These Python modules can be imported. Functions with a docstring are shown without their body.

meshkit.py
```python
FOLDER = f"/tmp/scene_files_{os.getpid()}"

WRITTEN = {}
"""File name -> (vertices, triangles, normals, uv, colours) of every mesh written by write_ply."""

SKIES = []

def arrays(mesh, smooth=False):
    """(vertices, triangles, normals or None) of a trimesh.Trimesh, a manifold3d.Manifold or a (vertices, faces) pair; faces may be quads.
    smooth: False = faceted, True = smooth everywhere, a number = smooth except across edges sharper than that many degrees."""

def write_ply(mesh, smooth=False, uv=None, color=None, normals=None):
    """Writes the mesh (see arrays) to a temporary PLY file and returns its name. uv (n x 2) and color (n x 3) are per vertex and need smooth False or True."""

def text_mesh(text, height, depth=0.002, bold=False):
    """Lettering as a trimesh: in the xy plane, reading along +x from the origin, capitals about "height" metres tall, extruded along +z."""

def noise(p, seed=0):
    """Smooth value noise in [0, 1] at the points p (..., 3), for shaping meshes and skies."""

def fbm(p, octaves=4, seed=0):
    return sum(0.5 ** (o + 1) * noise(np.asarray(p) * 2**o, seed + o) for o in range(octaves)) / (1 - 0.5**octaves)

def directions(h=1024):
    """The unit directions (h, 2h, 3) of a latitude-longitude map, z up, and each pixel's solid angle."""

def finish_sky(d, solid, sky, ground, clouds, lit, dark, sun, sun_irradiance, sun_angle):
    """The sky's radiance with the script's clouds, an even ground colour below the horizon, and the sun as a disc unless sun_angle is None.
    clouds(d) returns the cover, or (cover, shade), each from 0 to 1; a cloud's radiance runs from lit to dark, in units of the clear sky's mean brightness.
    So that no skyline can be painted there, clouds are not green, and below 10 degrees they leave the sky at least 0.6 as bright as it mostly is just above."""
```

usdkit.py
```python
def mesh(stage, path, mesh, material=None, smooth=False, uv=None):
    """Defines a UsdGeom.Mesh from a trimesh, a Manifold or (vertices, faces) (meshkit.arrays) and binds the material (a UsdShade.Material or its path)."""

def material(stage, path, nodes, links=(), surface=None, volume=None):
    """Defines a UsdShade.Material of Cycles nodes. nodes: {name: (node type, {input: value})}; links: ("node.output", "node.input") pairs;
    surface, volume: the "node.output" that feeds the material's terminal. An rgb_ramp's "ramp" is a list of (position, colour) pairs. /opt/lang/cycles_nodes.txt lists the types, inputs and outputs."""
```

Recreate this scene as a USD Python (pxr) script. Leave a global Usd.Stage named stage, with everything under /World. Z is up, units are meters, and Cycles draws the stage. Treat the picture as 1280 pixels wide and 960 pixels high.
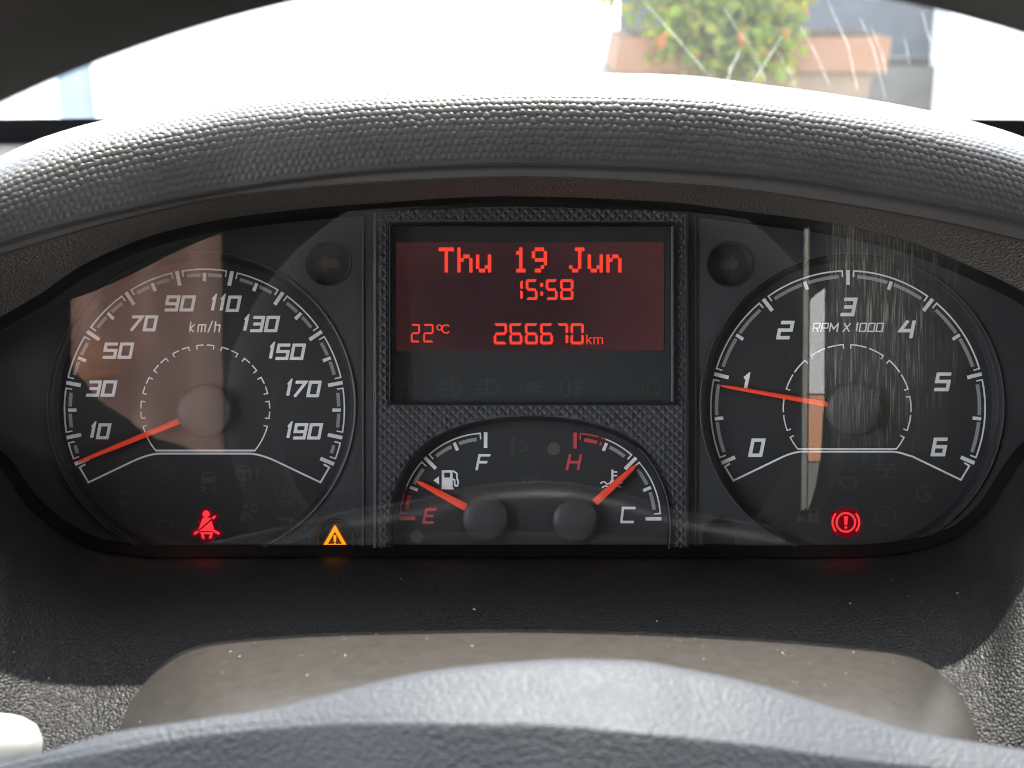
import math
import numpy as np
import trimesh
import usdkit
import meshkit
from pxr import Usd, UsdGeom, UsdLux, UsdShade, Gf, Sdf
from scipy.interpolate import PchipInterpolator
from scipy.spatial import cKDTree
from shapely import affinity
from shapely.geometry import LineString, Point, Polygon, box, MultiPolygon
from shapely.ops import unary_union

# ------------------------------------------------------------------ camera, sky, sun, exposure
TILT = 18.0                       # the cluster faces up towards the driver by this angle
S = 0.0003                        # metres on the dial plane for one pixel of a 1280 wide picture
DIST = 0.5                        # lens to dial plane
ORIGIN = np.array([0.0, 0.0, 1.45])
EXPOSURE = 3.3
SUN_ELEV, SUN_AZ = 55.0, 7.0      # degrees; azimuth from straight ahead (+y) towards the right (+x)
SUN_POWER, SKY_POWER = 0.4, 0.14

stage = Usd.Stage.CreateInMemory()
UsdGeom.SetStageUpAxis(stage, UsdGeom.Tokens.z)
UsdGeom.SetStageMetersPerUnit(stage, 1.0)
UsdGeom.Xform.Define(stage, '/World')
UsdGeom.Scope.Define(stage, '/World/Looks')

ta = math.radians(TILT)
AX = np.array([1.0, 0, 0])
AV = np.array([0, math.sin(ta), math.cos(ta)])
AW = np.array([0, -math.cos(ta), math.sin(ta)])
EYE = ORIGIN + DIST * AW

cam = UsdGeom.Camera.Define(stage, '/World/camera')
cam.CreateHorizontalApertureAttr(36.0)
cam.CreateVerticalApertureAttr(27.0)
cam.CreateFocalLengthAttr(36.0 * DIST / (1280 * S))
cam.CreateFStopAttr(16.0)
cam.CreateFocusDistanceAttr(0.49)
cam.CreateClippingRangeAttr(Gf.Vec2f(0.02, 500))
cam.CreateExposureAttr(EXPOSURE)
cam.AddTranslateOp().Set(Gf.Vec3d(*EYE))
cam.AddRotateXOp().Set(90 - TILT)

el, az = math.radians(SUN_ELEV), math.radians(SUN_AZ)
sky_mat = usdkit.material(stage, '/World/Looks/sky', {
    's': ('sky_texture', {'sky_type': 'single_scattering', 'sun_disc': False, 'sun_elevation': el, 'sun_rotation': az}),
    'h': ('hsv', {'saturation': 0.3}), 'b': ('background_shader', {'strength': SKY_POWER})}, [('s.color', 'h.color'), ('h.color', 'b.color')], surface='b.background')
dome = UsdLux.DomeLight.Define(stage, '/World/sky')
UsdShade.MaterialBindingAPI.Apply(dome.GetPrim()).Bind(sky_mat)
dome.GetPrim().SetCustomDataByKey('kind', 'structure')
sun = UsdLux.DistantLight.Define(stage, '/World/sun')
sun.CreateIntensityAttr(SUN_POWER)
sun.CreateAngleAttr(0.53)
sun.CreateNormalizeAttr(True)
sun.CreateColorAttr(Gf.Vec3f(1.0, 0.94, 0.86))
sun.AddRotateZOp().Set(-SUN_AZ)
sun.AddRotateXOp().Set(-(90 - SUN_ELEV))     # -z leans from straight down towards the driver

# ------------------------------------------------------------------ materials
def plain(name, col, rough=0.5, spec=0.5, **kw):
    return usdkit.material(stage, '/World/Looks/' + name, {'p': ('principled_bsdf', {'base_color': col, 'roughness': rough, 'specular_ior_level': spec, **kw})}, surface='p.BSDF')


def grained(name, col, rough, scale, strength, dist, kind='noise', vary=0.15, spec=0.5, vscale=40.0, stretch=(1, 1, 1), uv=False, detail=3.0, rvar=0.04):
    """A plastic with a fine relief and a slight unevenness of colour and gloss."""
    lo, hi = [c * (1 - vary) for c in col], [c * (1 + vary) for c in col]
    n = {'t': ('texture_coordinate', {}), 'm': ('mapping', {'scale': stretch}),
         'v': ('noise_texture', {'scale': vscale, 'detail': 5.0, 'roughness': 0.6}), 'c': ('mix_color', {'a': lo, 'b': hi}),
         'r': ('map_range', {'from_min': 0.3, 'from_max': 0.7, 'to_min': rough - rvar, 'to_max': rough + rvar}),
         'b': ('bump', {'strength': strength, 'distance': dist}),
         'p': ('principled_bsdf', {'specular_ior_level': spec})}
    src = 't.object'
    if uv:
        n['u'] = ('uvmap', {'attribute': 'st'})
        src = 'u.UV'
    l = [(src, 'm.vector'), ('t.object', 'v.vector'), ('v.fac', 'c.fac'), ('v.fac', 'r.value'), ('c.result', 'p.base_color'), ('r.result', 'p.roughness'),
         ('b.normal', 'p.normal'), ('m.vector', 'g.vector')]
    if kind == 'noise':
        n['g'] = ('noise_texture', {'scale': scale, 'detail': detail, 'roughness': 0.55})
        l.append(('g.fac', 'b.height'))
    else:                                        # pebbled leather: rounded cells parted by grooves
        n['g'] = ('voronoi_texture', {'scale': scale, 'feature': 'smooth_f1', 'smoothness': 0.35, 'randomness': 0.8})
        n['i'] = ('math', {'math_type': 'multiply', 'value2': -1.0})
        l += [('g.distance', 'i.value1'), ('i.value', 'b.height')]
    return usdkit.material(stage, '/World/Looks/' + name, n, l, surface='p.BSDF')


def emitter(name, col, strength):
    return usdkit.material(stage, '/World/Looks/' + name, {'e': ('emission', {'color': col, 'strength': strength})}, surface='e.emission')


EX = 2.0 ** -EXPOSURE
M = {
    'hood': grained('hood', (0.030, 0.0285, 0.0265), 0.37, 2600, 0.25, 0.0003, vary=0.12),
    'lip': grained('lip', (0.088, 0.076, 0.066), 0.5, 900, 0.8, 0.0009, kind='cell', vary=0.15),
    'bead': grained('bead', (0.05, 0.046, 0.042), 0.5, 2500, 0.2, 0.0003),
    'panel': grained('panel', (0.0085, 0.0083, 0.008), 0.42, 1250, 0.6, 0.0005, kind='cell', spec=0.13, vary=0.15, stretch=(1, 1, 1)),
    'shroud': grained('shroud', (0.025, 0.0215, 0.0175), 0.34, 2600, 0.3, 0.0003, spec=0.6, vary=0.10, vscale=220, rvar=0.03),
    'pad': grained('pad', (0.042, 0.0465, 0.056), 0.56, 900, 0.5, 0.0006, kind='cell', vary=0.1, spec=0.3, stretch=(1, 1.4, 1)),
    'rim': grained('rim', (0.050, 0.047, 0.042), 0.6, 900, 0.35, 0.0006, vary=0.12, spec=0.15),
    'stalk': grained('stalk', (0.55, 0.54, 0.50), 0.4, 2200, 0.2, 0.0003),
    'plate': grained('plate', (0.028, 0.0295, 0.031), 0.55, 3200, 0.5, 0.0003, vary=0.3, vscale=2600, detail=2.0),
    'dial': grained('dial', (0.0165, 0.0172, 0.018), 0.6, 3000, 0.12, 0.0002, vary=0.08),
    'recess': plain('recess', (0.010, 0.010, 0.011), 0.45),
    'ring': grained('ring', (0.016, 0.016, 0.018), 0.38, 3000, 0.2, 0.0002),
    'ring_edge': plain('ring_edge', (0.10, 0.10, 0.11), 0.35),
    'frame': plain('frame', (0.009, 0.009, 0.010), 0.8, 0.1),
    'strip': grained('strip', (0.085, 0.088, 0.09), 0.42, 2500, 0.2, 0.0003),
    'knurl': plain('knurl', (0.095, 0.097, 0.102), 0.28),
    'cap': grained('cap', (0.042, 0.042, 0.043), 0.40, 3500, 0.25, 0.0002, vary=0.15, vscale=900),
    'white': plain('white_print', (0.86, 0.87, 0.87), 0.6),
    'grey': plain('grey_print', (0.32, 0.33, 0.335), 0.6),
    'red': plain('red_print', (0.62, 0.06, 0.075), 0.6),
    'faint': plain('unlit_symbol', (0.042, 0.044, 0.044), 0.6),
    'faint2': plain('dim_symbol', (0.034, 0.035, 0.035), 0.6),
    'dot': plain('sensor_window', (0.07, 0.068, 0.06), 0.5),
    'needle': usdkit.material(stage, '/World/Looks/needle', {'p': ('principled_bsdf', {'base_color': (0.85, 0.07, 0.035), 'roughness': 0.35, 'emission_color': (1.0, 0.06, 0.02), 'emission_strength': 0.20 * EX})}, surface='p.BSDF'),
    'lcd': usdkit.material(stage, '/World/Looks/display_screen', {      # backlight leaks in from the edges of the panel
        't': ('texture_coordinate', {}), 'm': ('mapping', {'location': (0.08, -0.86, 0.0), 'scale': (17.0, 30.0, 0.0)}), 'g': ('vector_math', {'math_type': 'length'}), 'n': ('noise_texture', {'scale': 60.0, 'detail': 3.0}),
        'a': ('math', {'math_type': 'multiply_add', 'value2': 0.35}), 'f': ('map_range', {'range_type': 'smoothstep', 'from_min': 0.4, 'from_max': 1.45, 'clamp': True}), 'c': ('mix_color', {'a': (0.020, 0.0010, 0.0050), 'b': (0.090, 0.022, 0.024)}),
        'p': ('principled_bsdf', {'base_color': (0.02, 0.012, 0.013), 'roughness': 0.3, 'emission_strength': 0.55 * EX})},
        [('t.object', 'n.vector'), ('t.object', 'm.vector'), ('m.vector', 'g.vector1'), ('n.fac', 'a.value1'), ('g.value', 'a.value3'), ('a.value', 'f.value'), ('f.result', 'c.fac'), ('c.result', 'p.emission_color')], surface='p.BSDF'),
    'lcd_dark': plain('display_border', (0.024, 0.026, 0.027), 0.35),
    'lcd_text': emitter('display_text', (1.0, 0.062, 0.035), 1.05 * EX),
    'lamp_red': emitter('red_lamp', (1.0, 0.045, 0.055), 1.1 * EX),
    'lamp_red_glow': emitter('red_lamp_halo', (0.17, 0.0, 0.008), 0.8 * EX),  # halo of the red symbols, painted as a dim emitter
    'lamp_amber': emitter('amber_lamp', (1.0, 0.36, 0.008), 1.25 * EX),
    'lamp_amber_glow': emitter('amber_lamp_halo', (0.16, 0.028, 0.0), 0.8 * EX),  # same painted halo for the amber triangle
    'dust': plain('dust_flecks', (0.75, 0.72, 0.66), 0.6),
    'frit': plain('black_glass_border', (0.008, 0.008, 0.009), 0.5),
}

# clear cover lens: two faces of reflection in one sheet, with a film of dusty wiping marks over its right half
M['lens'] = usdkit.material(stage, '/World/Looks/cover_lens', {
    'lw': ('layer_weight', {'blend': 0.5}), 'pw': ('math', {'math_type': 'power', 'value2': 5.0}), 'f2': ('math', {'math_type': 'multiply_add', 'value2': 0.9, 'value3': 0.062}),
    't': ('transparent_bsdf', {'color': (0.97, 0.97, 0.97)}), 'g': ('glossy_bsdf', {'color': (1, 1, 1), 'roughness': 0.012}), 'mx': ('mix_closure', {}),
    'tc': ('texture_coordinate', {}), 'mp': ('mapping', {'scale': (1900.0, 60.0, 60.0)}), 'n': ('noise_texture', {'scale': 1.0, 'detail': 3.0, 'roughness': 0.7}),
    'r': ('map_range', {'from_min': 0.52, 'from_max': 0.80, 'to_min': 0.0, 'to_max': 1.0, 'clamp': True}),
    'x': ('separate_xyz', {}),
    'xa': ('map_range', {'range_type': 'smoothstep', 'from_min': 0.108, 'from_max': 0.120, 'to_min': 0.0, 'to_max': 1.0, 'clamp': True}),
    'xb': ('map_range', {'range_type': 'smoothstep', 'from_min': 0.125, 'from_max': 0.175, 'to_min': 1.0, 'to_max': 0.0, 'clamp': True}),
    'ya': ('map_range', {'range_type': 'smoothstep', 'from_min': -0.045, 'from_max': 0.02, 'to_min': 0.0, 'to_max': 1.0, 'clamp': True}),
    'm1': ('math', {'math_type': 'multiply'}), 'm2': ('math', {'math_type': 'multiply'}), 'm3': ('math', {'math_type': 'multiply_add', 'value2': 0.46, 'value3': 0.045}),
    'm4': ('math', {'math_type': 'multiply'}), 'm5': ('math', {'math_type': 'add', 'value2': 0.002}),
    'd': ('diffuse_bsdf', {'color': (0.62, 0.58, 0.50)}), 'my': ('mix_closure', {})},
    [('lw.facing', 'pw.value1'), ('pw.value', 'f2.value1'), ('f2.value', 'mx.fac'), ('t.BSDF', 'mx.closure1'), ('g.BSDF', 'mx.closure2'),
     ('tc.object', 'mp.vector'), ('mp.vector', 'n.vector'), ('n.fac', 'r.value'), ('tc.object', 'x.vector'), ('x.x', 'xa.value'), ('x.x', 'xb.value'), ('x.y', 'ya.value'),
     ('xa.result', 'm1.value1'), ('xb.result', 'm1.value2'), ('m1.value', 'm2.value1'), ('ya.result', 'm2.value2'),
     ('r.result', 'm3.value1'), ('m3.value', 'm4.value1'), ('m2.value', 'm4.value2'), ('m4.value', 'm5.value1'),
     ('m5.value', 'my.fac'), ('mx.closure', 'my.closure1'), ('d.BSDF', 'my.closure2')], surface='my.closure')


# windscreen: clear sheet, reflection by angle, and a thin film of grime that the sun lights up
def screen_glass(name, film, col=(0.9, 0.9, 0.86), tint=(0.93, 0.95, 0.94)):
    return usdkit.material(stage, '/World/Looks/' + name, {
        'lw': ('layer_weight', {'blend': 0.5}), 'pw': ('math', {'math_type': 'power', 'value2': 5.0}), 'f2': ('math', {'math_type': 'multiply_add', 'value2': 0.9, 'value3': 0.07}), 't': ('transparent_bsdf', {'color': tint}), 'g': ('glossy_bsdf', {'color': (1, 1, 1), 'roughness': 0.0}), 'mx': ('mix_closure', {}),
        'tc': ('texture_coordinate', {}), 'n': ('noise_texture', {'scale': 35.0, 'detail': 6.0, 'roughness': 0.7}),
        'r': ('map_range', {'from_min': 0.3, 'from_max': 0.75, 'to_min': film * 0.7, 'to_max': film * 1.4, 'clamp': True}),
        'tr': ('translucent_bsdf', {'color': col}), 'my': ('mix_closure', {})},
        [('lw.facing', 'pw.value1'), ('pw.value', 'f2.value1'), ('f2.value', 'mx.fac'), ('t.BSDF', 'mx.closure1'), ('g.BSDF', 'mx.closure2'), ('tc.object', 'n.vector'), ('n.fac', 'r.value'), ('r.result', 'my.fac'),
         ('mx.closure', 'my.closure1'), ('tr.BSDF', 'my.closure2')], surface='my.closure')


M['glass'] = screen_glass('windscreen_glass', 0.010)
M['smear'] = screen_glass('windscreen_smear', 0.075, (1, 1, 1))

# ------------------------------------------------------------------ scene helpers
made = {}


def unique(parent, name):
    key = parent + '/' + name
    n = made.get(key, 0)
    made[key] = n + 1
    return key if n == 0 else f'{key}_{n:03d}'


def say(prim, label=None, cat=None, group=None, kind=None):
    for k, t in (('label', label), ('category', cat), ('group', group), ('kind', kind)):
        if t:
            prim.SetCustomDataByKey(k, t)
    return prim


def thing(name, label, cat, loc=(0, 0, 0), tilt=False, rotz=0.0, group=None):
    path = unique('/World', name)
    x = UsdGeom.Xform.Define(stage, path)
    x.AddTranslateOp().Set(Gf.Vec3d(*map(float, loc)))
    if rotz:
        x.AddRotateZOp().Set(rotz)
    if tilt:
        x.AddRotateXOp().Set(90 - TILT)
    say(x.GetPrim(), label, cat, group)
    return path


def part(parent, name, mesh, mat, smooth=False, uv=None, label=None, kind=None, cat=None, group=None):
    path = unique(parent, name)
    m = usdkit.mesh(stage, path, mesh, M[mat] if isinstance(mat, str) else mat, smooth=smooth, uv=uv)
    say(m.GetPrim(), label, cat, group, kind)
    return path


def P(px, py, w):
    """Point of the cluster's frame that stands w metres off the dial plane on the line through (px, py)."""
    px, py, w = np.broadcast_arrays(np.asarray(px, float), np.asarray(py, float), np.asarray(w, float))
    k = S * (DIST - w) / DIST
    return np.stack([(px - 640) * k, (480 - py) * k, w], -1)


def flat(shape, w0, w1):
    """A drawn outline (pixel units, y down) as a slab whose top lies at w1."""
    k = S * (DIST - w1) / DIST
    g = affinity.affine_transform(shape, [k, 0, 0, -k, -640 * k, 480 * k])
    out = []
    for p in getattr(g, 'geoms', [g]):
        if p.geom_type == 'Polygon' and p.area > 1e-10:
            m = trimesh.creation.extrude_polygon(p.simplify(1e-6), w1 - w0, engine='earcut')
            m.apply_translation([0, 0, w0])
            out.append(m)
    return trimesh.util.concatenate(out)


def grid(pts, close=False):
    """Quads over an (n, m, 3) array of points."""
    n, m = pts.shape[:2]
    i = np.arange(n * m).reshape(n, m)
    if close:
        i = np.hstack([i, i[:, :1]])
    q = np.stack([i[:-1, :-1], i[1:, :-1], i[1:, 1:], i[:-1, 1:]], -1).reshape(-1, 4)
    return pts.reshape(-1, 3), q


def stroke(points, width, round_=0.25, closed=False):
    g = LineString(list(points) + ([points[0]] if closed else []))
    if closed:
        g = Polygon(points)
        a = g.buffer(width / 2, join_style=2).difference(g.buffer(-width / 2, join_style=2))
    else:
        a = g.buffer(width / 2, cap_style=2, join_style=2)
    return a


def soften(g, a, b=None):
    b = a if b is None else b
    g = g.buffer(-a).buffer(a) if a else g
    return g.buffer(b).buffer(-b) if b else g


def arc(cx, cy, r, a0, a1, n=None):
    n = n or max(4, int(abs(a1 - a0) / 2.0) + 2)
    t = np.radians(np.linspace(a0, a1, n))
    return [(cx + r * math.cos(x), cy - r * math.sin(x)) for x in t]


def band(cx, cy, r0, r1, a0, a1):
    return Polygon(arc(cx, cy, r1, a0, a1) + arc(cx, cy, r0, a1, a0))


def ray_bar(cx, cy, r0, r1, a, width):
    c, s_ = math.cos(math.radians(a)), math.sin(math.radians(a))
    return LineString([(cx + r0 * c, cy - r0 * s_), (cx + r1 * c, cy - r1 * s_)]).buffer(width / 2, cap_style=2)


# lettering of the dials: strokes on a unit square (x right, y up)
GLYPH = {
    '0': [[(0, 0), (0, 1), (1, 1), (1, 0), 'c']], '1': [[(0.25, 0.80), (0.66, 1.0), (0.66, 0)]],
    '2': [[(0.0, 1), (1, 1), (1, 0.5), (0, 0.5), (0, 0), (1, 0)]], '3': [[(0.0, 1), (1, 1), (1, 0), (-0.06, 0)], [(0.12, 0.5), (1, 0.5)]],
    '4': [[(0.42, 1.08), (-0.12, 0.42), (1.0, 0.42)], [(1, 1.08), (1, -0.08)]], '5': [[(1.08, 1), (0, 1), (0, 0.52), (1, 0.52), (1, 0), (-0.08, 0)]],
    '6': [[(1.08, 1), (0, 1), (0, 0), (1, 0), (1, 0.52), (0, 0.52)]], '7': [[(-0.06, 1), (1, 1), (0.12, -0.08)]],
    '8': [[(0, 0), (0, 1), (1, 1), (1, 0), 'c'], [(0, 0.5), (1, 0.5)]], '9': [[(1, 0.48), (0, 0.48), (0, 1), (1, 1), (1, 0), (-0.08, 0)]],
    'R': [[(0, -0.08), (0, 1), (1, 1), (1, 0.42), (0, 0.42)], [(0.5, 0.42), (1, -0.08)]], 'P': [[(0, -0.08), (0, 1), (1, 1), (1, 0.42), (0, 0.42)]],
    'M': [[(0, -0.08), (0, 1), (0.5, 0.3), (1, 1), (1, -0.08)]], 'X': [[(-0.05, 1.05), (1.05, -0.05)], [(1.05, 1.05), (-0.05, -0.05)]],
    'E': [[(1.05, 1), (0, 1), (0, 0), (1.05, 0)], [(0, 0.5), (0.9, 0.5)]], 'F': [[(1.05, 1), (0, 1), (0, -0.08)], [(0, 0.5), (0.9, 0.5)]],
    'H': [[(0, 1.08), (0, -0.08)], [(1, 1.08), (1, -0.08)], [(0, 0.5), (1, 0.5)]], 'C': [[(1.05, 1), (0, 1), (0, 0), (1.05, 0)]],
    'k': [[(0, 1.35), (0, -0.08)], [(0.85, 0.95), (0.05, 0.42), (0.85, -0.05)]], 'm': [[(0, -0.08), (0, 0.9), (1, 0.9), (1, -0.08)], [(0.5, 0.9), (0.5, -0.08)]],
    '/': [[(0, -0.1), (1, 1.4)]], 'h': [[(0, 1.35), (0, -0.08)], [(0, 0.85), (0.9, 0.85), (0.9, -0.08)]],
    '!': [[(0.5, 1.05), (0.5, 0.35)], [(0.5, 0.12), (0.5, -0.06)]], 'A': [[(0, -0.08), (0, 1), (1, 1), (1, -0.08)], [(0, 0.45), (1, 0.45)]],
    'B': [[(0, 0), (0, 1), (0.9, 1), (0.9, 0.5), (1, 0.5), (1, 0), 'c'], [(0, 0.5), (0.9, 0.5)]], 'S': [[(1.05, 1), (0, 1), (0, 0.5), (1, 0.5), (1, 0), (-0.05, 0)]],
}


def lettering(text, x0, x1, y0, y1, w, widths=None, gap=1.0, slant=0.2, rnd=0.9):
    """Text whose outer box is x0..x1, y0..y1 (y down); every letter is an outline of its own joined into one print."""
    rel = [dict({'1': 0.55, ' ': 0.55, '/': 0.75, 'm': 1.3, 'M': 1.2, '!': 0.5}, **(widths or {})).get(c, 1.0) for c in text]
    h = y1 - y0
    lean = slant * h
    room = (x1 - x0) - lean - gap * (len(text) - 1)
    unit = room / sum(rel)
    out, x = [], x0
    for c, r in zip(text, rel):
        cw = r * unit
        if c != ' ':
            gx0, gx1, gy0, gy1 = x + w / 2, x + cw - w / 2, y1 - w / 2, y0 + w / 2
            shapes = []
            for st in GLYPH[c]:
                closed = st[-1] == 'c'
                pts = [(gx0 + p[0] * (gx1 - gx0), gy0 + p[1] * (gy1 - gy0)) for p in (st[:-1] if closed else st)]
                shapes.append(stroke(pts, w, closed=closed))
            g = unary_union(shapes)
            g = soften(g, min(rnd, w * 0.40), 0.35)
            out.append(g)
        x += cw + gap
    g = unary_union(out)
    return affinity.affine_transform(g, [1, -slant, 0, 1, slant * y1, 0])


# =================================================================== SETTING: cabin shell and street (large structure)
def world_box(x0, x1, y0, y1, z0, z1):
    m = trimesh.creation.box(extents=(x1 - x0, y1 - y0, z1 - z0))
    m.apply_translation(((x0 + x1) / 2, (y0 + y1) / 2, (z0 + z1) / 2))
    return m


M['paving'] = grained('paving', (0.42, 0.41, 0.39), 0.8, 60, 0.4, 0.004, vary=0.12, vscale=2)
M['white_render'] = grained('white_render', (0.80, 0.80, 0.79), 0.7, 90, 0.3, 0.003, vary=0.03, vscale=3)
M['grey_render'] = grained('grey_render', (0.075, 0.072, 0.063), 0.8, 120, 0.5, 0.004, vary=0.15, vscale=12)
M['dark_boards'] = grained('dark_boards', (0.038, 0.048, 0.062), 0.6, 60, 0.3, 0.003, vary=0.15, vscale=8, stretch=(0.2, 1, 1))
M['terracotta'] = grained('terracotta', (0.17, 0.083, 0.043), 0.7, 80, 0.4, 0.003, vary=0.22, vscale=14)
M['terracotta_dark'] = grained('terracotta_worn', (0.15, 0.105, 0.068), 0.75, 80, 0.4, 0.003, vary=0.3, vscale=20)
M['post_blue'] = plain('blue_grey_post', (0.14, 0.19, 0.25), 0.5)
M['stem'] = plain('plant_stem', (0.16, 0.14, 0.06), 0.7)
M['soil'] = plain('soil', (0.05, 0.035, 0.025), 0.9)
for nm, col, tr in (('leaf', (0.10, 0.15, 0.018), (0.30, 0.42, 0.02)), ('leaf_yellow', (0.20, 0.20, 0.03), (0.5, 0.45, 0.06)), ('petal', (0.5, 0.16, 0.05), (0.6, 0.25, 0.08))):
    M[nm] = usdkit.material(stage, '/World/Looks/' + nm, {'d': ('principled_bsdf', {'base_color': col, 'roughness': 0.5}), 't': ('translucent_bsdf', {'color': tr}), 'x': ('mix_closure', {'fac': 0.45})},
                            [('d.BSDF', 'x.closure1'), ('t.BSDF', 'x.closure2')], surface='x.closure')
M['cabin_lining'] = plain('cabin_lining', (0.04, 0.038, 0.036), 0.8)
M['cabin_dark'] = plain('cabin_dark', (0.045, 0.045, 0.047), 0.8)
M['reflection_sheet'] = plain('reflection_sheet', (0.78, 0.46, 0.35), 0.8)  # tan of the unseen sheet added for the lens reflection
M['reflection_grey'] = grained('reflection_grey', (0.24, 0.225, 0.19), 0.5, 300, 0.3, 0.001, vary=0.5, vscale=90)  # grey of the unseen strip added for the lens reflection
M['copper'] = plain('reflection_copper', (0.85, 0.36, 0.17), 0.5)  # orange of the added shapes mirrored in the lens

part('/World', 'ground', world_box(-60, 60, -60, 60, -0.3, 0.0), 'paving', kind='structure', label='pale paved ground in front of the vehicle', cat='ground')

# cabin: roof, sides with window openings, back partition, floor (none of it in the frame, all of it shading and mirrored in the cover lens)
ROOF_Y, ROOF_Z = 0.03, 2.12
XL, XR = -0.62, 1.38                             # the driver sits on the left, so the left window is near and the right one far
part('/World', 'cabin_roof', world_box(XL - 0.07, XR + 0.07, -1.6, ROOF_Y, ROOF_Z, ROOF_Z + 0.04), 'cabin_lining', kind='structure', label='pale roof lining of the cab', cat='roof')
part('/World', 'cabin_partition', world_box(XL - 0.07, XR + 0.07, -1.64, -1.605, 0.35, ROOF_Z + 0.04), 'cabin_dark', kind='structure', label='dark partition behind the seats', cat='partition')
part('/World', 'cabin_floor', world_box(XL - 0.07, XR + 0.07, -1.6, 0.9, 0.30, 0.345), 'cabin_dark', kind='structure', label='dark cab floor', cat='floor')
for x0, x1, words_ in ((XL - 0.07, XL, 'left'), (XR, XR + 0.07, 'right')):
    side = [world_box(x0, x1, -1.6, 0.9, 0.35, 1.26), world_box(x0, x1, -1.6, -0.72, 1.262, ROOF_Z), world_box(x0, x1, -0.718, 0.52, 1.98, ROOF_Z)]
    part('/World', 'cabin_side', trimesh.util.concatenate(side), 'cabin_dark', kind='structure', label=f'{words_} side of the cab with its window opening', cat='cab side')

# windscreen: bottom edge ahead of the dash, leaning back to the roof; gently bowed across
SB, ST = np.array([0, 0.84, 1.42]), np.array([0, ROOF_Y, ROOF_Z + 0.04])


xs, fs = np.meshgrid(np.linspace(-0.60, 1.33, 41), np.linspace(0, 1, 31))
pts = np.stack([xs, SB[1] + (ST[1] - SB[1]) * fs - 0.10 * xs ** 2, SB[2] + (ST[2] - SB[2]) * fs], -1)
wind = thing('windscreen', 'windscreen glass with fine scratches and dried smears above the dashboard', 'windscreen')
part(wind, 'glass', grid(pts), 'glass', smooth=True)


def screen_hit(px, py, off=0.0):
    """Where the line of sight through (px, py) meets the glass (for placing smears that lie on it)."""
    d = (px - 640) * S * AX + (480 - py) * S * AV - DIST * AW
    lo, hi = 0.5, 6.0
    sl = (ST[2] - SB[2]) / (ST[1] - SB[1])
    for _ in range(60):
        t = (lo + hi) / 2
        q = EYE + d * t
        fy = (q[1] + 0.10 * q[0] ** 2 - SB[1])
        if q[2] - (SB[2] + sl * fy) < 0:                 # below the sheet: still inside
            lo = t
        else:
            hi = t
    q = EYE + d * lo
    n = np.array([0, -sl, 1.0])
    return q - n / np.linalg.norm(n) * off


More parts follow.
